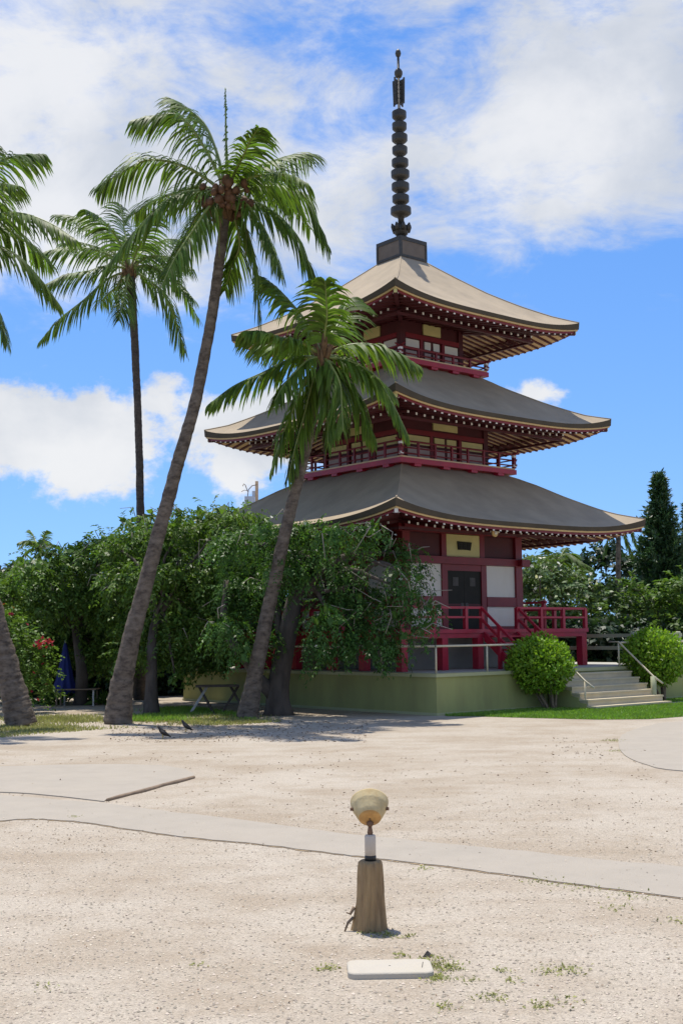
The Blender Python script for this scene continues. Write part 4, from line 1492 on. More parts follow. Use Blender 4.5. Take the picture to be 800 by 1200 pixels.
# ================================================================== PALMS
def frond(P, L0, nl, leafmat, parent, wid=0.045, hang=0.75, roll=0.0, seed=0, ragged=0.15):
    """P: spine points (local), L0 longest leaflet length"""
    rg = np.random.default_rng(seed)
    n = 26
    S = np.array(spline(P, n))
    T = np.gradient(S, axis=0)
    T = unit(T)
    up = np.array([0.15, 0.1, 1.0])
    Side = np.cross(T, up)
    bad = np.linalg.norm(Side, axis=1) < 0.25
    Side[bad] = np.cross(T[bad], np.array([1.0, 0.35, 0.2]))
    Side = unit(Side)
    Nn = unit(np.cross(Side, T))
    if roll:
        c, s = math.cos(roll), math.sin(roll)
        Side, Nn = Side * c + Nn * s, Nn * c - Side * s
    tt = np.linspace(0.13, 0.995, nl)
    V, Fq = [], []
    g_ = np.array([0, 0, -1.0])
    for sgn in (-1, 1):
        for i, t in enumerate(tt):
            if rg.random() < ragged * 0.5:
                continue
            f = min(t * (n - 1), n - 1.001)
            k = int(f)
            w = f - k
            p = S[k] * (1 - w) + S[k + 1] * w
            T_, Sd, Nm = T[k], Side[k], Nn[k]
            prof = min(1.0, (t / 0.28) ** 0.6) * (1 - max(0, (t - 0.55) / 0.45) ** 1.6 * 0.62)
            Ln = L0 * prof * rg.uniform(0.82, 1.12)
            if rg.random() < ragged * 0.4:
                Ln *= rg.uniform(0.4, 0.8)
            fw = 0.40 + 0.65 * t
            d = Sd * sgn * 0.72 + T_ * fw + g_ * 0.30 + rg.normal(size=3) * 0.11
            d /= np.linalg.norm(d)
            q = p.copy()
            ww = wid * rg.uniform(0.8, 1.2)
            rowsV = []
            segs = 4
            nrm = np.cross(d, T_)
            for j in range(segs + 1):
                u = j / segs
                wj = ww * (0.55 + 0.9 * u if u < 0.4 else 0.91 * (1 - (u - 0.4) / 0.6) ** 0.8 + 0.02)
                s_ = np.cross(d, np.cross(T_, d))
                s_ = T_ - d * np.dot(T_, d)
                ns = np.linalg.norm(s_)
                s_ = s_ / ns if ns > 1e-3 else Nm
                rowsV.append((q - s_ * wj / 2, q + s_ * wj / 2))
                q = q + d * Ln / segs
                d = d + g_ * hang * (0.42 + 0.15 * u)
                d /= np.linalg.norm(d)
            b0 = len(V)
            for a, b in rowsV:
                V += [a, b]
            for j in range(segs):
                Fq.append((b0 + 2 * j, b0 + 2 * j + 1, b0 + 2 * j + 3, b0 + 2 * j + 2))
    fo = link_mesh('frond', np_mesh('frond', np.array(V), np.array(Fq)), leafmat, parent)
    mb = MB()
    mb.tube([Vector(s_) for s_ in S], [0.038 * (1 - 0.88 * i / (n - 1)) + 0.004 for i in range(n)], 6)
    mb.build('rachis', M_rachis, fo)
    return fo


def palm(label, base, trunk_pts, radii, crown_px, Y, fronds, Lmax, leaflet, leafmat, seed, nl=64, coconuts=0, hang=0.75, wid=0.05, extra=5, bark=None, dead=0):
    rg = random.Random(seed)
    o = empty('palm_tree', base)
    tag(o, label, 'palm', 'coconut palms')
    P = spline([tuple(Vector(p) - Vector(base)) for p in trunk_pts], 180)
    rr = np.interp(np.linspace(0, 1, 180), np.linspace(0, 1, len(radii)), radii)
    P = [Vector(p) for p in P]
    rads = [float(r * (1 + 0.04 * ((i * 0.43) % 1.0 - 0.5) + 0.04 * rg.uniform(-1, 1))) for i, r in enumerate(rr)]
    MB().tube(P, rads, 14, rfun=lambda i, k: 1 + 0.035 * math.sin(k * 1.35 + i * 0.23) + 0.03 * math.sin(k * 2.7 + i * 0.6)).build('trunk', bark or M_trunk, o)
    C = ap(crown_px[0], crown_px[1], Y)
    c0 = Vector(C) - Vector(base)
    top = P[-1]
    # husk: overlapping frond bases
    mb = MB()
    for i in range(16):
        a = i * 2.4
        z0 = rg.uniform(-0.35, 0.1)
        d = Vector((math.cos(a), math.sin(a), 0))
        mb.tube([top + d * 0.05 + Vector((0, 0, z0)), top + d * 0.16 + Vector((0, 0, z0 + 0.25)), top + d * 0.26 + Vector((0, 0, z0 + 0.5))], [0.07, 0.055, 0.02], 5)
    if Lmax > 1.5:
        mb.build('husk', M_husk, o)
    for i, fr_ in enumerate(fronds):
        tip, via = fr_[0], fr_[1]
        sgn = fr_[2] if len(fr_) > 2 else (1 if i % 2 else -1)
        L_ = (fr_[3] if len(fr_) > 3 else 1.0) * Lmax
        vt = Vector(ap(tip[0], tip[1], Y)) - Vector(C)
        vv = Vector(ap(via[0], via[1], Y)) - Vector(C)
        flat = vv.length + (vt - vv).length
        dep = math.sqrt(max(0.0, L_ * L_ - flat * flat)) * sgn * 0.85
        y_t = Y + dep
        y_v = Y + dep * 0.55
        pt = Vector(ap(tip[0], tip[1], y_t)) - Vector(base)
        pv = Vector(ap(via[0], via[1], y_v)) - Vector(base)
        frond([tuple(c0), tuple(c0.lerp(pv, 0.5) + Vector((0, 0, 0.10 * (pv - c0).length))), tuple(pv), tuple(pv.lerp(pt, 0.55) + Vector((0, 0, 0.06 * (pt - pv).length))), tuple(pt)],
              leaflet * (fr_[4] if len(fr_) > 4 else 1.0), nl, leafmat, o, wid, hang, rg.uniform(-.3, .3), seed * 100 + i)
    for i in range(extra):
        a = i * 2 * PI / max(extra, 1) + 0.7
        hx, hy = math.cos(a) * 0.75, math.sin(a) * 1.0
        el = rg.uniform(-0.1, 0.75)
        v = Vector((hx, hy, el)).normalized() * Lmax * 0.85
        pv = c0 + v * 0.55 + Vector((0, 0, 0.15 * Lmax))
        pt = c0 + v + Vector((0, 0, -0.22 * Lmax))
        frond([tuple(c0), tuple(c0.lerp(pv, 0.5) + Vector((0, 0, 0.1))), tuple(pv), tuple(pt)], leaflet, nl, leafmat, o, wid, hang, rg.uniform(-.5, .5), seed * 100 + 60 + i)
    for i in range(dead):
        a = rg.uniform(0, 2 * PI)
        d = Vector((math.cos(a), math.sin(a) * 0.6 - 0.3, 0))
        pts = [c0, c0 + d * 0.3 + Vector((0, 0, -0.15)), c0 + d * 0.42 + Vector((0, 0, -0.8)), c0 + d * 0.40 + Vector((0, 0, -1.3 - rg.random() * 0.5))]
        frond([tuple(q) for q in pts], leaflet * 0.5, 26, M_dead, o, 0.035, 1.4, 0.0, seed * 100 + 90 + i, 0.6)
    if coconuts:
        me = MB().lathe([(0.001, -0.13), (0.07, -0.10), (0.10, -0.02), (0.095, 0.05), (0.05, 0.12), (0.001, 0.14)], 10).mesh('coconut')
        for i in range(coconuts):
            a = rg.uniform(0, 2 * PI)
            e = rg.uniform(-0.95, 0.55)
            q = Vector((math.cos(a) * math.cos(e), math.sin(a) * math.cos(e), math.sin(e) * 0.85)) * rg.uniform(0.30, 0.62)
            q.y -= 0.20
            c_ = link_mesh('coconut', me, M_coco, o)
            c_.location = c0 + q + Vector((-0.06, 0, -0.16))
            c_.rotation_euler = (rg.uniform(-.6, .6), rg.uniform(-.6, .6), rg.uniform(0, 6))
            s_ = rg.uniform(0.5, 0.95)
            c_.scale = (s_, s_, s_)
        mb = MB()
        for i in range(26):
            a = rg.uniform(0, 2 * PI)
            d = Vector((math.cos(a), math.sin(a), rg.uniform(-1.1, 0.5)))
            mb.tube([c0, c0 + d * 0.28, c0 + d * 0.48 + Vector((0, 0, -0.12))], [0.02, 0.014, 0.006], 4)
        mb.build('fruit_stalks', M_husk, o)
    return o


def trunkline(pxs, Y0, Y1):
    n = len(pxs)
    return [ap(x, y, Y0 + (Y1 - Y0) * i / (n - 1)) for i, (x, y) in enumerate(pxs)]


# main palm
base = gp(138, 848)
YM = base.y
k = YM / FPX
tl = trunkline([(138, 849), (146, 785), (165, 706), (187, 622), (208, 545), (231, 462), (249, 365), (258, 300), (265, 245)], YM, YM)
palm('tallest leaning coconut palm with a brown cluster of nuts under its fronds', base, tl,
     [17 * k, 12.0 * k, 9.4 * k, 8.3 * k, 7.6 * k, 7.0 * k, 6.5 * k, 6.2 * k, 6 * k], (267, 228), YM,
     [((115, 221), (178, 187), 1, .98), ((159, 140), (212, 137), -1), ((203, 118), (240, 146), 1, .85), ((264, 104), (265, 165), 1, .5, .16), ((303, 150), (283, 187), -1, .8),
      ((365, 182), (322, 188), 1, .9), ((384, 288), (352, 226), -1, .95), ((376, 340), (336, 262), 1), ((305, 376), (297, 296), -1, .9), ((264, 340), (281, 286), 1, .85),
      ((187, 341), (226, 270), -1), ((122, 318), (200, 232), -1, 1.12), ((156, 252), (207, 226), 1, .95), ((345, 240), (312, 215), 1, .9),
      ((205, 300), (236, 248), 1, .9), ((330, 320), (306, 262), -1, .85), ((360, 215), (320, 205), -1, 1.0)],
     3.25, 1.0, M_frond, 1, nl=62, coconuts=84, hang=0.95, wid=0.056, extra=1, dead=2)

# second, thinner palm behind
tp = ap(153, 322, 36.0)
base2 = Vector((ap(165, 700, 36.0).x, 36.0, 0))
k = 36.0 / FPX
palm('slender upright coconut palm rising behind the trees, between two other palms', base2,
     [base2, ap(165, 640, 36), ap(163, 520, 36), ap(158, 400, 36), ap(153, 325, 36)], [8 * k, 4.8 * k, 4.4 * k, 4.6 * k, 5.8 * k], (153, 316), 36.0,
     [((49, 398), (98, 352), 1), ((42, 300), (95, 290), -1), ((68, 252), (113, 265), 1), ((102, 246), (130, 268), -1), ((141, 240), (147, 276), 1, .7), ((226, 350), (190, 318), -1),
      ((217, 413), (197, 352), 1), ((226, 315), (190, 300), -1), ((54, 333), (103, 318), -1), ((118, 355), (136, 338), 1, .8), ((205, 280), (178, 288), 1, .9), ((180, 250), (168, 280), -1, .8), ((75, 285), (115, 290), 1, .9), ((140, 375), (146, 350), -1, .7)],
     3.3, 1.0, M_frondB, 2, nl=50, coconuts=0, hang=0.95, wid=0.062, extra=1, bark=M_trunkB, dead=2)

# left palm, mostly outside the frame
base3 = gp(26, 851)
YL = base3.y
k = YL / FPX
palm('coconut palm at the left edge with its trunk leaning out of the frame', base3,
     [base3, ap(16, 810, YL), ap(3, 760, YL), ap(-14, 690, YL), ap(-38, 560, YL), ap(-55, 420, YL), ap(-62, 290, YL)], [18 * k, 15 * k, 13 * k, 11.5 * k, 10 * k, 9 * k, 8 * k], (-62, 280), YL,
     [((49, 181), (0, 190), 1, 1.05), ((23, 218), (-20, 222), -1, 1.0), ((88, 280), (22, 250), -1, 1.15), ((70, 357), (18, 298), 1, 1.15), ((8, 398), (-14, 340), -1, 1.0), ((-10, 170), (-40, 200), 1),
      ((-150, 300), (-110, 260), 1), ((-130, 380), (-100, 310), -1), ((-120, 200), (-90, 225), 1), ((-50, 160), (-58, 210), -1), ((60, 310), (5, 268), 1, 1.1)],
     2.85, 0.95, M_frond, 3, nl=58, coconuts=10, hang=0.95, wid=0.058, extra=1)

# short palm in front of the pagoda
base4 = gp(290, 842)
Y4 = 26.6
k = Y4 / FPX
palm('shorter coconut palm with broad fronds overlapping the middle and top roofs of the pagoda', base4,
     [base4, ap(297, 800, 27.1), ap(308, 745, 27.0), ap(322, 680, 26.9), ap(342, 590, 26.8), ap(360, 520, 26.7), ap(373, 450, Y4), ap(378, 420, Y4)],
     [13.5 * k, 10 * k, 8.6 * k, 7.9 * k, 7 * k, 6.2 * k, 5.7 * k, 5.4 * k], (378, 418), Y4,
     [((309, 326), (338, 352), 1), ((381, 330), (383, 370), -1, .9), ((410, 350), (396, 380), 1, .9), ((246, 473), (308, 437), 1, 1.05), ((322, 470), (345, 437), -1, .9),
      ((319, 548), (343, 480), -1, 1.0), ((338, 560), (357, 485), 1, 1.0), ((489, 428), (436, 404), -1, 1.0), ((477, 508), (438, 440), -1, 1.05), ((437, 515), (412, 455), 1, .95), ((384, 520), (385, 465), -1, .95),
      ((460, 462), (422, 428), 1, .9), ((402, 505), (398, 450), -1, .9), ((288, 388), (330, 396), -1, 1.0), ((300, 408), (340, 408), 1, .95)],
     2.3, 0.92, M_frondC, 4, nl=52, coconuts=0, hang=0.95, wid=0.075, extra=0)

# background palms: far left top, and two behind the pagoda on the right
b5 = Vector((ap(45, 660, 44).x, 44, 0))
palm('small distant palm top poking out above the left trees', b5, [b5, ap(45, 720, 44), ap(45, 650, 44)], [0.16, 0.13, 0.12], (45, 645), 44,
     [((22, 636), (33, 634)), ((36, 622), (41, 632)), ((56, 622), (51, 632)), ((68, 640), (57, 638)), ((24, 655), (34, 645)), ((62, 656), (54, 648))], 1.0, 0.35, M_frondB, 5, nl=26, hang=0.5, wid=0.05, extra=2)
b6 = Vector((ap(650, 700, 45).x, 45, 0))
palm('low palm with spreading fronds seen under the right eave of the pagoda', b6, [b6, ap(648, 720, 45), ap(646, 668, 45)], [0.16, 0.14, 0.13], (646, 668), 45,
     [((612, 656), (628, 652)), ((676, 652), (660, 650)), ((690, 664), (668, 656)), ((620, 672), (630, 662)), ((640, 644), (643, 655)), ((664, 642), (655, 654)), ((680, 676), (664, 666))], 1.7, 0.55, M_frondB, 6, nl=40, hang=0.5, wid=0.06, extra=5)
b7 = Vector((ap(724, 700, 44.5).x, 44.5, 0))
palm('palm with a bare grey trunk standing just right of the lowest roof tip', b7, [b7, ap(724, 700, 44.5), ap(724, 630, 44.5), ap(722, 604, 44.5)], [0.14, 0.10, 0.09, 0.09], (722, 606), 44.5,
     [((698, 640), (708, 618)), ((746, 642), (738, 618)), ((706, 652), (714, 626)), ((740, 652), (732, 628)), ((690, 622), (706, 610))], 1.2, 0.4, M_frondB, 7, nl=30, hang=0.6, wid=0.055, extra=0)

# ================================================================== SMALL THINGS
# lamp on a stump
sb = gp(436, 1089)
stp = empty('tree_stump', sb)
tag(stp, 'weathered brown wooden stump standing upright in the gravel, carrying the spotlight', 'stump')
ks = sb.y / FPX
rows = [(-0.05, 18.2), (0.0, 17.8), (0.04, 17.0), (0.10, 16.2), (0.17, 15.6), (0.25, 15.2), (0.33, 14.6), (0.38, 14.2), (0.405, 13.4), (0.415, 11.5)]
vs, fs = [], []
SEG = 56
prn = [random.uniform(0, 6.28) for _ in range(8)]
for i, (z, rp) in enumerate(rows):
    for j in range(SEG):
        a_ = 2 * PI * j / SEG
        r = rp * ks * (1 + 0.05 * math.sin(3 * a_ + prn[0]) + 0.045 * math.sin(7 * a_ + prn[1] + z * 5) + 0.04 * math.sin(13 * a_ + prn[2] + z * 9) + 0.03 * math.sin(24 * a_ + prn[3] - z * 12) + random.uniform(-.018, .018))
        fl = max(0.0, -math.cos(a_)) ** 3 * max(0, 0.20 - z) * 0.16
        dx = -0.012 * (1 - z / 0.42)
        vs.append((r * math.cos(a_) * 0.98 - fl + (-0.008 + z * 0.0), r * math.sin(a_) + 0.0, z))
for i in range(len(rows) - 1):
    for j in range(SEG):
        j2 = (j + 1) % SEG
        fs.append((i * SEG + j, i * SEG + j2, (i + 1) * SEG + j2, (i + 1) * SEG + j))
fs.append(tuple((len(rows) - 1) * SEG + j for j in range(SEG)))
MB().add(vs, fs, 0, True).build('trunk', M_stump, stp)
mb = MB()
mb.tube([(-0.11, -0.02, 0.14), (-0.135, -0.03, 0.10), (-0.16, -0.03, 0.11)], [0.012, 0.009, 0.004], 6)
mb.tube([(-0.115, -0.03, 0.08), (-0.15, -0.04, 0.05), (-0.17, -0.05, 0.0)], [0.010, 0.008, 0.005], 6)
mb.build('root', M_timber, stp)

lp = empty('spotlight', sb + Vector((-0.005, 0, 0.413)))
tag(lp, 'cream and rusty garden spotlight on a pale pipe, mounted on top of the stump', 'spotlight')
MB().lathe([(0.036, 0.0), (0.036, 0.03), (0.033, 0.034)], 20).build('base_ring', M_black, lp)
MB().lathe([(0.032, 0.034), (0.0345, 0.036), (0.0345, 0.150), (0.030, 0.158), (0.012, 0.160)], 22).build('pipe', M_pvc, lp)
mb = MB().lathe([(0.014, 0.158), (0.018, 0.17), (0.013, 0.20), (0.010, 0.215)], 12)
mb.lathe([(0.001, 0.205), (0.016, 0.21), (0.018, 0.232), (0.010, 0.245), (0.001, 0.246)], 12)
mb.tube([(-0.02, 0, 0.226), (0.022, 0, 0.226)], 0.010, 8)
mb.build('knuckle', M_rustdk, lp)
ax = Vector((0.0, math.cos(R(38)), math.sin(R(38))))
rotm = ax.to_track_quat('Z', 'X').to_matrix().to_4x4()
org = Vector((0, -0.005, 0.262))
mtx = Matrix.Translation(org) @ rotm
MB().lathe([(0.068, 0.0), (0.073, 0.003), (0.088, 0.035), (0.106, 0.078), (0.110, 0.084), (0.111, 0.09), (0.121, 0.125), (0.121, 0.132), (0.116, 0.133), (0.106, 0.09), (0.05, 0.04)], 36, 0, mtx).build('shell', M_lamp, lp)
MB().lathe([(0.001, -0.008), (0.04, -0.007), (0.066, -0.003), (0.070, 0.002), (0.0695, 0.004)], 30, 0, mtx).build('back_plate', M_rust, lp)
MB().lathe([(0.001, 0.092), (0.104, 0.092), (0.104, 0.098), (0.001, 0.10)], 30, 0, mtx).build('lens', M_lens, lp)
for s in (-1, 1):
    MB().tube([org + ax * 0.075 + Vector((s * 0.100, 0, 0)), org + ax * 0.075 + Vector((s * 0.122, 0, 0))], 0.011, 10).build('screw', M_rustdk, lp)
MB().tube([org - ax * 0.0075, org - ax * 0.0125], 0.006, 8).build('rivet', M_rustdk, lp)

# concrete lid
slab_c = gp(456.5, 1139)
sl = empty('concrete_lid', slab_c, R(1.5))
tag(sl, 'flat pale concrete utility lid with rounded corners lying in the gravel before the stump', 'lid')


def rrect(hx, hy, r, n=7):
    o = []
    for cx, cy, a0 in ((hx - r, hy - r, 0), (-hx + r, hy - r, 90), (-hx + r, -hy + r, 180), (hx - r, -hy + r, 270)):
        for i in range(n + 1):
            a_ = R(a0 + 90 * i / n)
            o.append((cx + r * math.cos(a_), cy + r * math.sin(a_)))
    return o


mb = MB()
lv = [(0.228, 0.135, 0.05, -0.03), (0.229, 0.136, 0.05, 0.008), (0.228, 0.135, 0.05, 0.026), (0.223, 0.130, 0.046, 0.031), (0.214, 0.121, 0.04, 0.033)]
rings = [[(x, y, z) for x, y in rrect(hx, hy, r)] for hx, hy, r, z in lv]
nn = len(rings[0])
vs = [p for r in rings for p in r]
fs = []
for i in range(len(rings) - 1):
    for j in range(nn):
        j2 = (j + 1) % nn
        fs.append((i * nn + j, i * nn + j2, (i + 1) * nn + j2, (i + 1) * nn + j))
fs.append(tuple((len(rings) - 1) * nn + j for j in range(nn)))
mb.add(vs, fs)
mb.build('slab', M_slab, sl)
MB().lathe([(0.001, 0.0333), (0.005, 0.0336), (0.001, 0.034)], 10).build('bolt', M_black, sl)
MB().bar((0.17, -0.05, 0.0335), (0.185, 0.06, 0.0335), 0.004, 0.001).build('slot', M_rock, sl)
rk = gp(500, 1121)
mb = MB()
vs = [(0.045, 0, 0), (-0.04, -0.02, 0), (0.0, 0.04, 0), (0.03, -0.03, 0), (0.004, 0.0, 0.055), (0.03, 0.005, 0.03)]
o = MB().add(vs, [(1, 3, 4), (3, 0, 5), (3, 5, 4), (0, 2, 5), (5, 2, 4), (2, 1, 4)]).build('rock', M_rock)
o.location = rk
o.scale = (0.7, 0.7, 0.62)
tag(o, 'small dark pointed rock behind the right corner of the pale concrete lid', 'rock')


# birds
def bird(px, py, rz, label):
    p = gp(px, py)
    mb = MB()
    # one body from tail to head: elongated lathe along a bent spine
    sp_ = [(-0.19, 0, 0.045), (-0.12, 0, 0.07), (-0.06, 0, 0.10), (0.0, 0, 0.13), (0.05, 0, 0.165), (0.08, 0, 0.20), (0.10, 0, 0.225), (0.125, 0, 0.228)]
    mb.tube(sp_, [0.012, 0.018, 0.042, 0.052, 0.045, 0.030, 0.028, 0.012], 10)
    o = mb.build('bird', M_bird)
    o.location = p
    o.rotation_euler.z = rz
    o.scale = (0.8, 0.8, 0.95)
    tag(o, label, 'bird', 'dark birds on the gravel')
    MB().tube([(0.125, 0, 0.228), (0.155, 0, 0.222)], [0.009, 0.002], 6).build('beak', M_beak, o)
    for s in (-1, 1):
        MB().tube([(0.0, s * 0.02, 0.10), (0.005, s * 0.022, 0.05), (0.0, s * 0.022, 0.0), (0.03, s * 0.022, 0.0)], [0.008, 0.006, 0.005, 0.004], 5).build('leg', M_beak, o)
        w = MB().tube([(-0.14, s * 0.02, 0.075), (-0.06, s * 0.045, 0.11), (0.02, s * 0.048, 0.145), (0.045, s * 0.035, 0.155)], [0.006, 0.020, 0.022, 0.008], 7)
        w.build('wing', M_bird, o)


bird(191, 866, R(170), 'larger-looking nearer dark bird standing on the gravel before the leaning palm')
bird(218, 858, R(155), 'farther of the two dark birds, standing near the edge of the grass')

# folded parasol and garden table
ub = gp(76, 827)
um = empty('folded_parasol', ub)
tag(um, 'closed navy blue parasol in the shade of the left trees', 'parasol')
ku = ub.y / FPX
H = 1.70
vs, fs = [], []
prof = [(0.0, 0.02), (0.05, 0.055), (0.25, 0.10), (0.5, 0.16), (0.75, 0.225), (0.95, 0.30), (1.0, 0.30)]
SEG = 32
for t, r in prof:
    for j in range(SEG):
        a_ = 2 * PI * j / SEG
        rr = r * (1 + 0.16 * math.cos(8 * a_) * min(1, t * 2))
        vs.append((rr * math.cos(a_), rr * math.sin(a_), 1.72 - 1.35 * t + (0.05 * math.cos(8 * a_) if t == 1.0 else 0)))
for i in range(len(prof) - 1):
    for j in range(SEG):
        j2 = (j + 1) % SEG
        fs.append((i * SEG + j, (i + 1) * SEG + j, (i + 1) * SEG + j2, i * SEG + j2))
MB().add(vs, fs, 0, True).build('canopy', M_umb, um)
MB().tube([(0, 0, 0), (0, 0, 1.80)], 0.022, 8).build('pole', M_metal, um)
tb = empty('garden_table', gp(92, 826) + Vector((0.15, -0.5, 0)))
tag(tb, 'small garden table with a pale edge below the closed blue parasol', 'table')
MB().box(-0.65, 0.5, -0.3, 0.3, 0.44, 0.47).build('table_top', M_timber, tb)
for x in (-0.58, 0.42):
    for y in (-0.24, 0.24):
        MB().bar((x, y, 0.0), (x, y, 0.438), 0.04, 0.04).build('leg', M_metal if (x > 0 and y < 0) else M_timber, tb)

# folding trestle under the trees
tr = empty('trestle', gp(256, 835), R(8))
tag(tr, 'dark folding trestle with crossed legs standing by the terrace wall', 'trestle')
MB().box(-0.55, 0.50, -0.20, 0.20, 0.62, 0.67).build('board', M_trunkdk, tr)
for x, mlt in ((-0.38, M_metal), (0.38, M_trunkdk)):
    MB().bar((x - 0.30, -0.18, 0.0), (x + 0.10, 0.0, 0.618), 0.04, 0.05).build('leg', mlt, tr)
    MB().bar((x + 0.26, -0.18, 0.0), (x - 0.08, 0.04, 0.618), 0.04, 0.05).build('leg', M_trunkdk, tr)
MB().bar((-0.50, -0.12, 0.22), (0.48, -0.12, 0.22), 0.025, 0.03).build('stretcher', M_trunkdk, tr)

# far post with a white box above the tree tops
Yp = 48.0
pb = Vector((ap(301, 600, Yp).x, Yp, 0))
po = empty('utility_post', pb)
tag(po, 'weathered wooden post with a white box and bent wires above the tree tops', 'post')
ztop = ap(302, 564, Yp).z
MB().tube([(0, 0, 0), (0, 0, ztop)], [0.075, 0.065], 10).build('pole', M_timber, po)
zb = ap(292, 582, Yp).z
x0 = ap(287, 590, Yp).x - pb.x
x1 = ap(298.5, 590, Yp).x - pb.x
MB().box(x0, x1, -0.15, 0.15, zb - 1.6, zb).build('box', M_farwhite, po)
MB().box(x0 + 0.30, x1 + 0.02, -0.10, 0.10, zb, zb + 0.22).build('box', M_farwhite, po)
mb = MB()
mb.tube([(0, -0.05, ztop - 0.15), (-0.18, -0.05, ztop - 0.18), (-0.33, -0.05, ztop - 0.34), (-0.36, -0.05, ztop - 0.55), (-0.36, -0.05, zb)], 0.018, 5)
mb.tube([(-0.36, -0.05, ztop - 0.42), (-0.46, -0.05, ztop - 0.15), (-0.52, -0.05, ztop - 0.10), (-0.56, -0.05, ztop - 0.2)], 0.016, 5)
mb.tube([(-0.38, -0.05, ztop - 0.38), (-0.5, -0.05, ztop - 0.36), (-0.62, -0.05, ztop - 0.42)], 0.012, 5)
mb.build('wire', M_rustdk, po)


# ================================================================== GROUND COVER
def blades(name, pts, hmin, hmax, wd, material, label, cat='grass'):
    n = len(pts)
    P = np.array(pts)
    a = rng.uniform(0, 2 * PI, n)
    h = rng.uniform(hmin, hmax, n)
    S = np.stack([np.cos(a), np.sin(a), np.zeros(n)], 1) * (wd * rng.uniform(0.7, 1.3, n))[:, None]
    lean = rng.normal(size=(n, 3)) * np.array([0.45, 0.45, 0]) * h[:, None]
    V = np.empty((n, 3, 3))
    V[:, 0] = P - S
    V[:, 1] = P + S
    V[:, 2] = P + lean + np.array([0, 0, 1.0]) * h[:, None]
    o = link_mesh(name, np_mesh(name, V.reshape(-1, 3), np.arange(n * 3).reshape(n, 3)), material)
    tag(o, label, cat, kind='stuff')
    return o


def in_poly(poly, P):
    x, y = P[:, 0], P[:, 1]
    r = np.zeros(len(P), bool)
    n = len(poly)
    j = n - 1
    for i in range(n):
        xi, yi = poly[i]
        xj, yj = poly[j]
        c = ((yi > y) != (yj > y)) & (x < (xj - xi) * (y - yi) / (yj - yi + 1e-12) + xi)
        r ^= c
        j = i
    return r


def fill(poly, n):
    A = np.array(poly)
    lo, hi = A.min(0), A.max(0)
    P = rng.uniform(lo, hi, (n, 2))
    P = P[in_poly(poly, P)]
    return np.concatenate([P, np.zeros((len(P), 1))], 1)


# bright lawn strip at the foot of the terrace
edge = [gp(x, y) for x, y in ((524, 839.5), (560, 839.8), (600, 841), (640, 842), (700, 843.5), (760, 843), (800, 840), (900, 834))]
lawn = [(p.x, p.y) for p in edge] + [tuple(wl(6.3, -6.9))[:2], tuple(wl(3.0, -6.35))[:2], tuple(wl(0, -6.2))[:2], tuple(wl(-0.05, -5.02))[:2], tuple(wl(-3.6, -5.0))[:2]]
lawn = ccw(lawn)
tag(prism(lawn, -0.05, 0.006).build('lawn', M_lawnsoil), kind='structure')
blades('lawn_grass', fill(lawn, 90000), 0.03, 0.075, 0.011, M_grass, 'bright green grass strip at the foot of the terrace wall')
lawn2 = ccw([tuple(wl(3.1, -5.05))[:2], tuple(wl(7.5, -5.05))[:2], tuple(wl(7.5, -6.0))[:2], tuple(wl(3.3, -5.9))[:2]])
tag(prism(lawn2, -0.05, 0.008).build('lawn', M_lawnsoil), kind='structure')
blades('lawn_grass', fill(lawn2, 16000), 0.03, 0.075, 0.011, M_grass, 'small patch of green grass under the right-hand bush')
walk = ccw([tuple(wl(0.2, -6.18))[:2], tuple(wl(2.9, -6.18))[:2], tuple(wl(3.2, -6.0))[:2], tuple(wl(7.5, -6.05))[:2], tuple(wl(7.5, -6.75))[:2], tuple(wl(3.2, -6.6))[:2], tuple(wl(1.0, -6.35))[:2]])
tag(prism(walk, -0.05, 0.018).build('path', M_conc), kind='structure')

# thin grass at the edge of the trees
pl = ccw([(p.x, p.y) for p in (gp(-40, 868), gp(30, 862), gp(120, 855), gp(200, 851), (gp(270, 850)), gp(330, 846), gp(330, 839), gp(200, 838), gp(60, 838), gp(-40, 840))])
P = fill(pl, 60000)
f = np.sin(P[:, 0] * 1.7) + np.sin(P[:, 1] * 2.3 + P[:, 0] * 0.8) + rng.normal(size=len(P)) * 0.8
blades('sparse_grass', P[f > 0.25], 0.02, 0.07, 0.012, M_drygrass, 'thin yellowish grass along the edge of the left trees')
pl2 = ccw([(p.x, p.y) for p in (gp(150, 846), gp(300, 845), gp(300, 838), gp(220, 829), gp(150, 832))])
P = fill(pl2, 22000)
f = np.sin(P[:, 0] * 2.7) + np.sin(P[:, 1] * 1.3 + P[:, 0] * 1.8) + rng.normal(size=len(P)) * 0.8
blades('shade_grass', P[f > 0.1], 0.03, 0.10, 0.012, M_grass, 'green grass growing in the shade near the trestle')

# weeds in the gravel
wp = []
for (px, py, n, s) in ((520, 1134, 150, 0.05), (512, 1146, 90, 0.045), (505, 1126, 60, 0.05), (452, 1096, 70, 0.04), (433, 1093, 45, 0.03), (385, 1135, 50, 0.035), (480, 1098, 25, 0.03),
                       (575, 1170, 50, 0.05), (630, 1180, 45, 0.04), (665, 1137, 60, 0.05), (640, 1139, 35, 0.06), (585, 1138, 20, 0.03), (545, 1148, 30, 0.04), (640, 1034, 70, 0.10), (680, 1040, 50, 0.08),
                       (735, 1050, 50, 0.09), (720, 1065, 30, 0.06), (797, 1080, 40, 0.06), (660, 1175, 30, 0.06), (520, 1180, 30, 0.03), (718, 868, 180, 0.12), (724, 880, 80, 0.1), (88, 958, 60, 0.04), (495, 1018, 30, 0.05), (470, 1120, 25, 0.03), (600, 1150, 20, 0.03), (230, 1130, 14, 0.04), (60, 1160, 12, 0.04)):
    c = gp(px, py)
    q = rng.normal(size=(n, 3)) * s
    q[:, 2] = 0.0
    wp.append(np.array(c) + q)
P = np.concatenate(wp)
n = len(P)
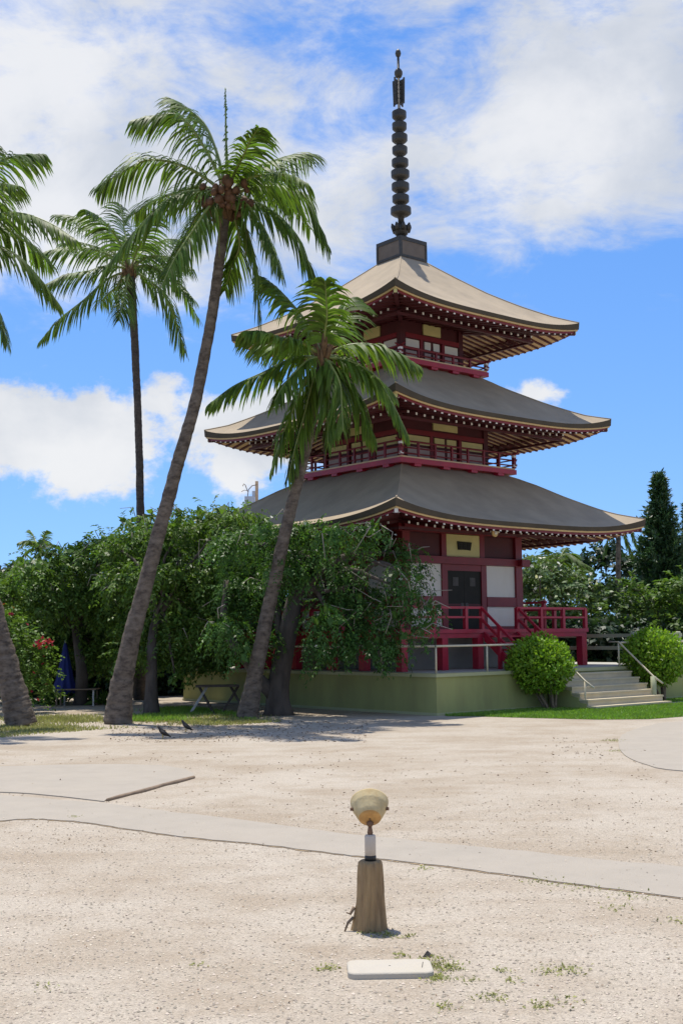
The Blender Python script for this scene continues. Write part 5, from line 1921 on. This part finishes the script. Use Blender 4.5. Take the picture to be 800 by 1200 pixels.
V, Fq = leaf_quads(P + np.array([0, 0, 0.003]), unit(rng.normal(size=(n, 3)) * np.array([1, 1, 0.25]) + np.array([0, 0, 0.55])), rng.normal(size=(n, 3)) * 0.4 + np.array([0, 0, 1.0]), rng.uniform(0.012, 0.032, n), rng.uniform(0.008, 0.014, n))
tag(link_mesh('weeds', np_mesh('weeds', V, Fq), mat('weed_leaf', (0.24, 0.25, 0.085), 0.6, 0.25, 2.0, transl=0.25, island=0.45)), 'small green weeds sprouting in the gravel round the lid and path', 'weeds', kind='stuff')

# loose stones on the near gravel
n = 46000
Y = 4.9 + 8.5 * rng.random(n) ** 1.7
X = (rng.random(n) - 0.5) * 2 * (Y * 0.31 + 0.3)
P = np.stack([X, Y, np.zeros(n)], 1)
P = P[~(in_poly(path_poly, P) & (rng.random(len(P)) > 0.10))]
P = P[~((abs(P[:, 0] - slab_c.x) < 0.25) & (abs(P[:, 1] - slab_c.y) < 0.19))]
n = len(P)
sz = 0.0028 + 0.0085 * rng.random(n) ** 4.0
base8 = np.array([[1, 0, 0], [0, 1, 0], [-1, 0, 0], [0, -1, 0], [0.15, 0.1, 0.75], [0, 0, -0.5]])
ang = rng.uniform(0, 2 * PI, n)
ca, sa = np.cos(ang), np.sin(ang)
V = np.empty((n, 6, 3))
jit = 1 + rng.uniform(-.3, .3, (n, 6, 3))
B = base8[None] * jit * sz[:, None, None]
V[:, :, 0] = B[:, :, 0] * ca[:, None] - B[:, :, 1] * sa[:, None] + P[:, 0:1]
V[:, :, 1] = B[:, :, 0] * sa[:, None] + B[:, :, 1] * ca[:, None] + P[:, 1:2]
V[:, :, 2] = B[:, :, 2] + sz[:, None] * 0.2 + np.where(in_poly(path_poly, P), 0.010, 0.0)[:, None]
tri = np.array([[0, 1, 4], [1, 2, 4], [2, 3, 4], [3, 0, 4]])
Fq = (np.arange(n)[:, None, None] * 6 + tri[None]).reshape(-1, 3)
tag(link_mesh('gravel_stones', np_mesh('gravel_stones', V.reshape(-1, 3), Fq), M_pebble), 'loose pale and tan gravel stones scattered over the ground', 'gravel', kind='stuff')

# dead leaves on the gravel
lp_ = []
for (x0, x1, y0, y1, m_) in ((130, 430, 846, 870, 900), (0, 800, 880, 1000, 900), (0, 800, 1040, 1190, 260), (640, 740, 865, 890, 90)):
    for _ in range(m_):
        lp_.append(tuple(gp(random.uniform(x0, x1), random.uniform(y0, y1))))
P = np.array(lp_) + np.array([0, 0, 0.006])
P = P[~in_poly(path_poly, P)]
n = len(P)
D = unit(rng.normal(size=(n, 3)) * np.array([1, 1, 0.15]))
V, Fq = leaf_quads(P, D, np.array([0, 0, 1.0]) + rng.normal(size=(n, 3)) * 0.3, rng.uniform(0.02, 0.05, n) * np.clip(P[:, 1] / 16, 0.5, 1.6), rng.uniform(0.012, 0.025, n) * np.clip(P[:, 1] / 16, 0.5, 1.6))
tag(link_mesh('leaf_litter', np_mesh('leaf_litter', V, Fq), M_litter), 'dry brown leaves scattered on the gravel', 'leaves', kind='stuff')
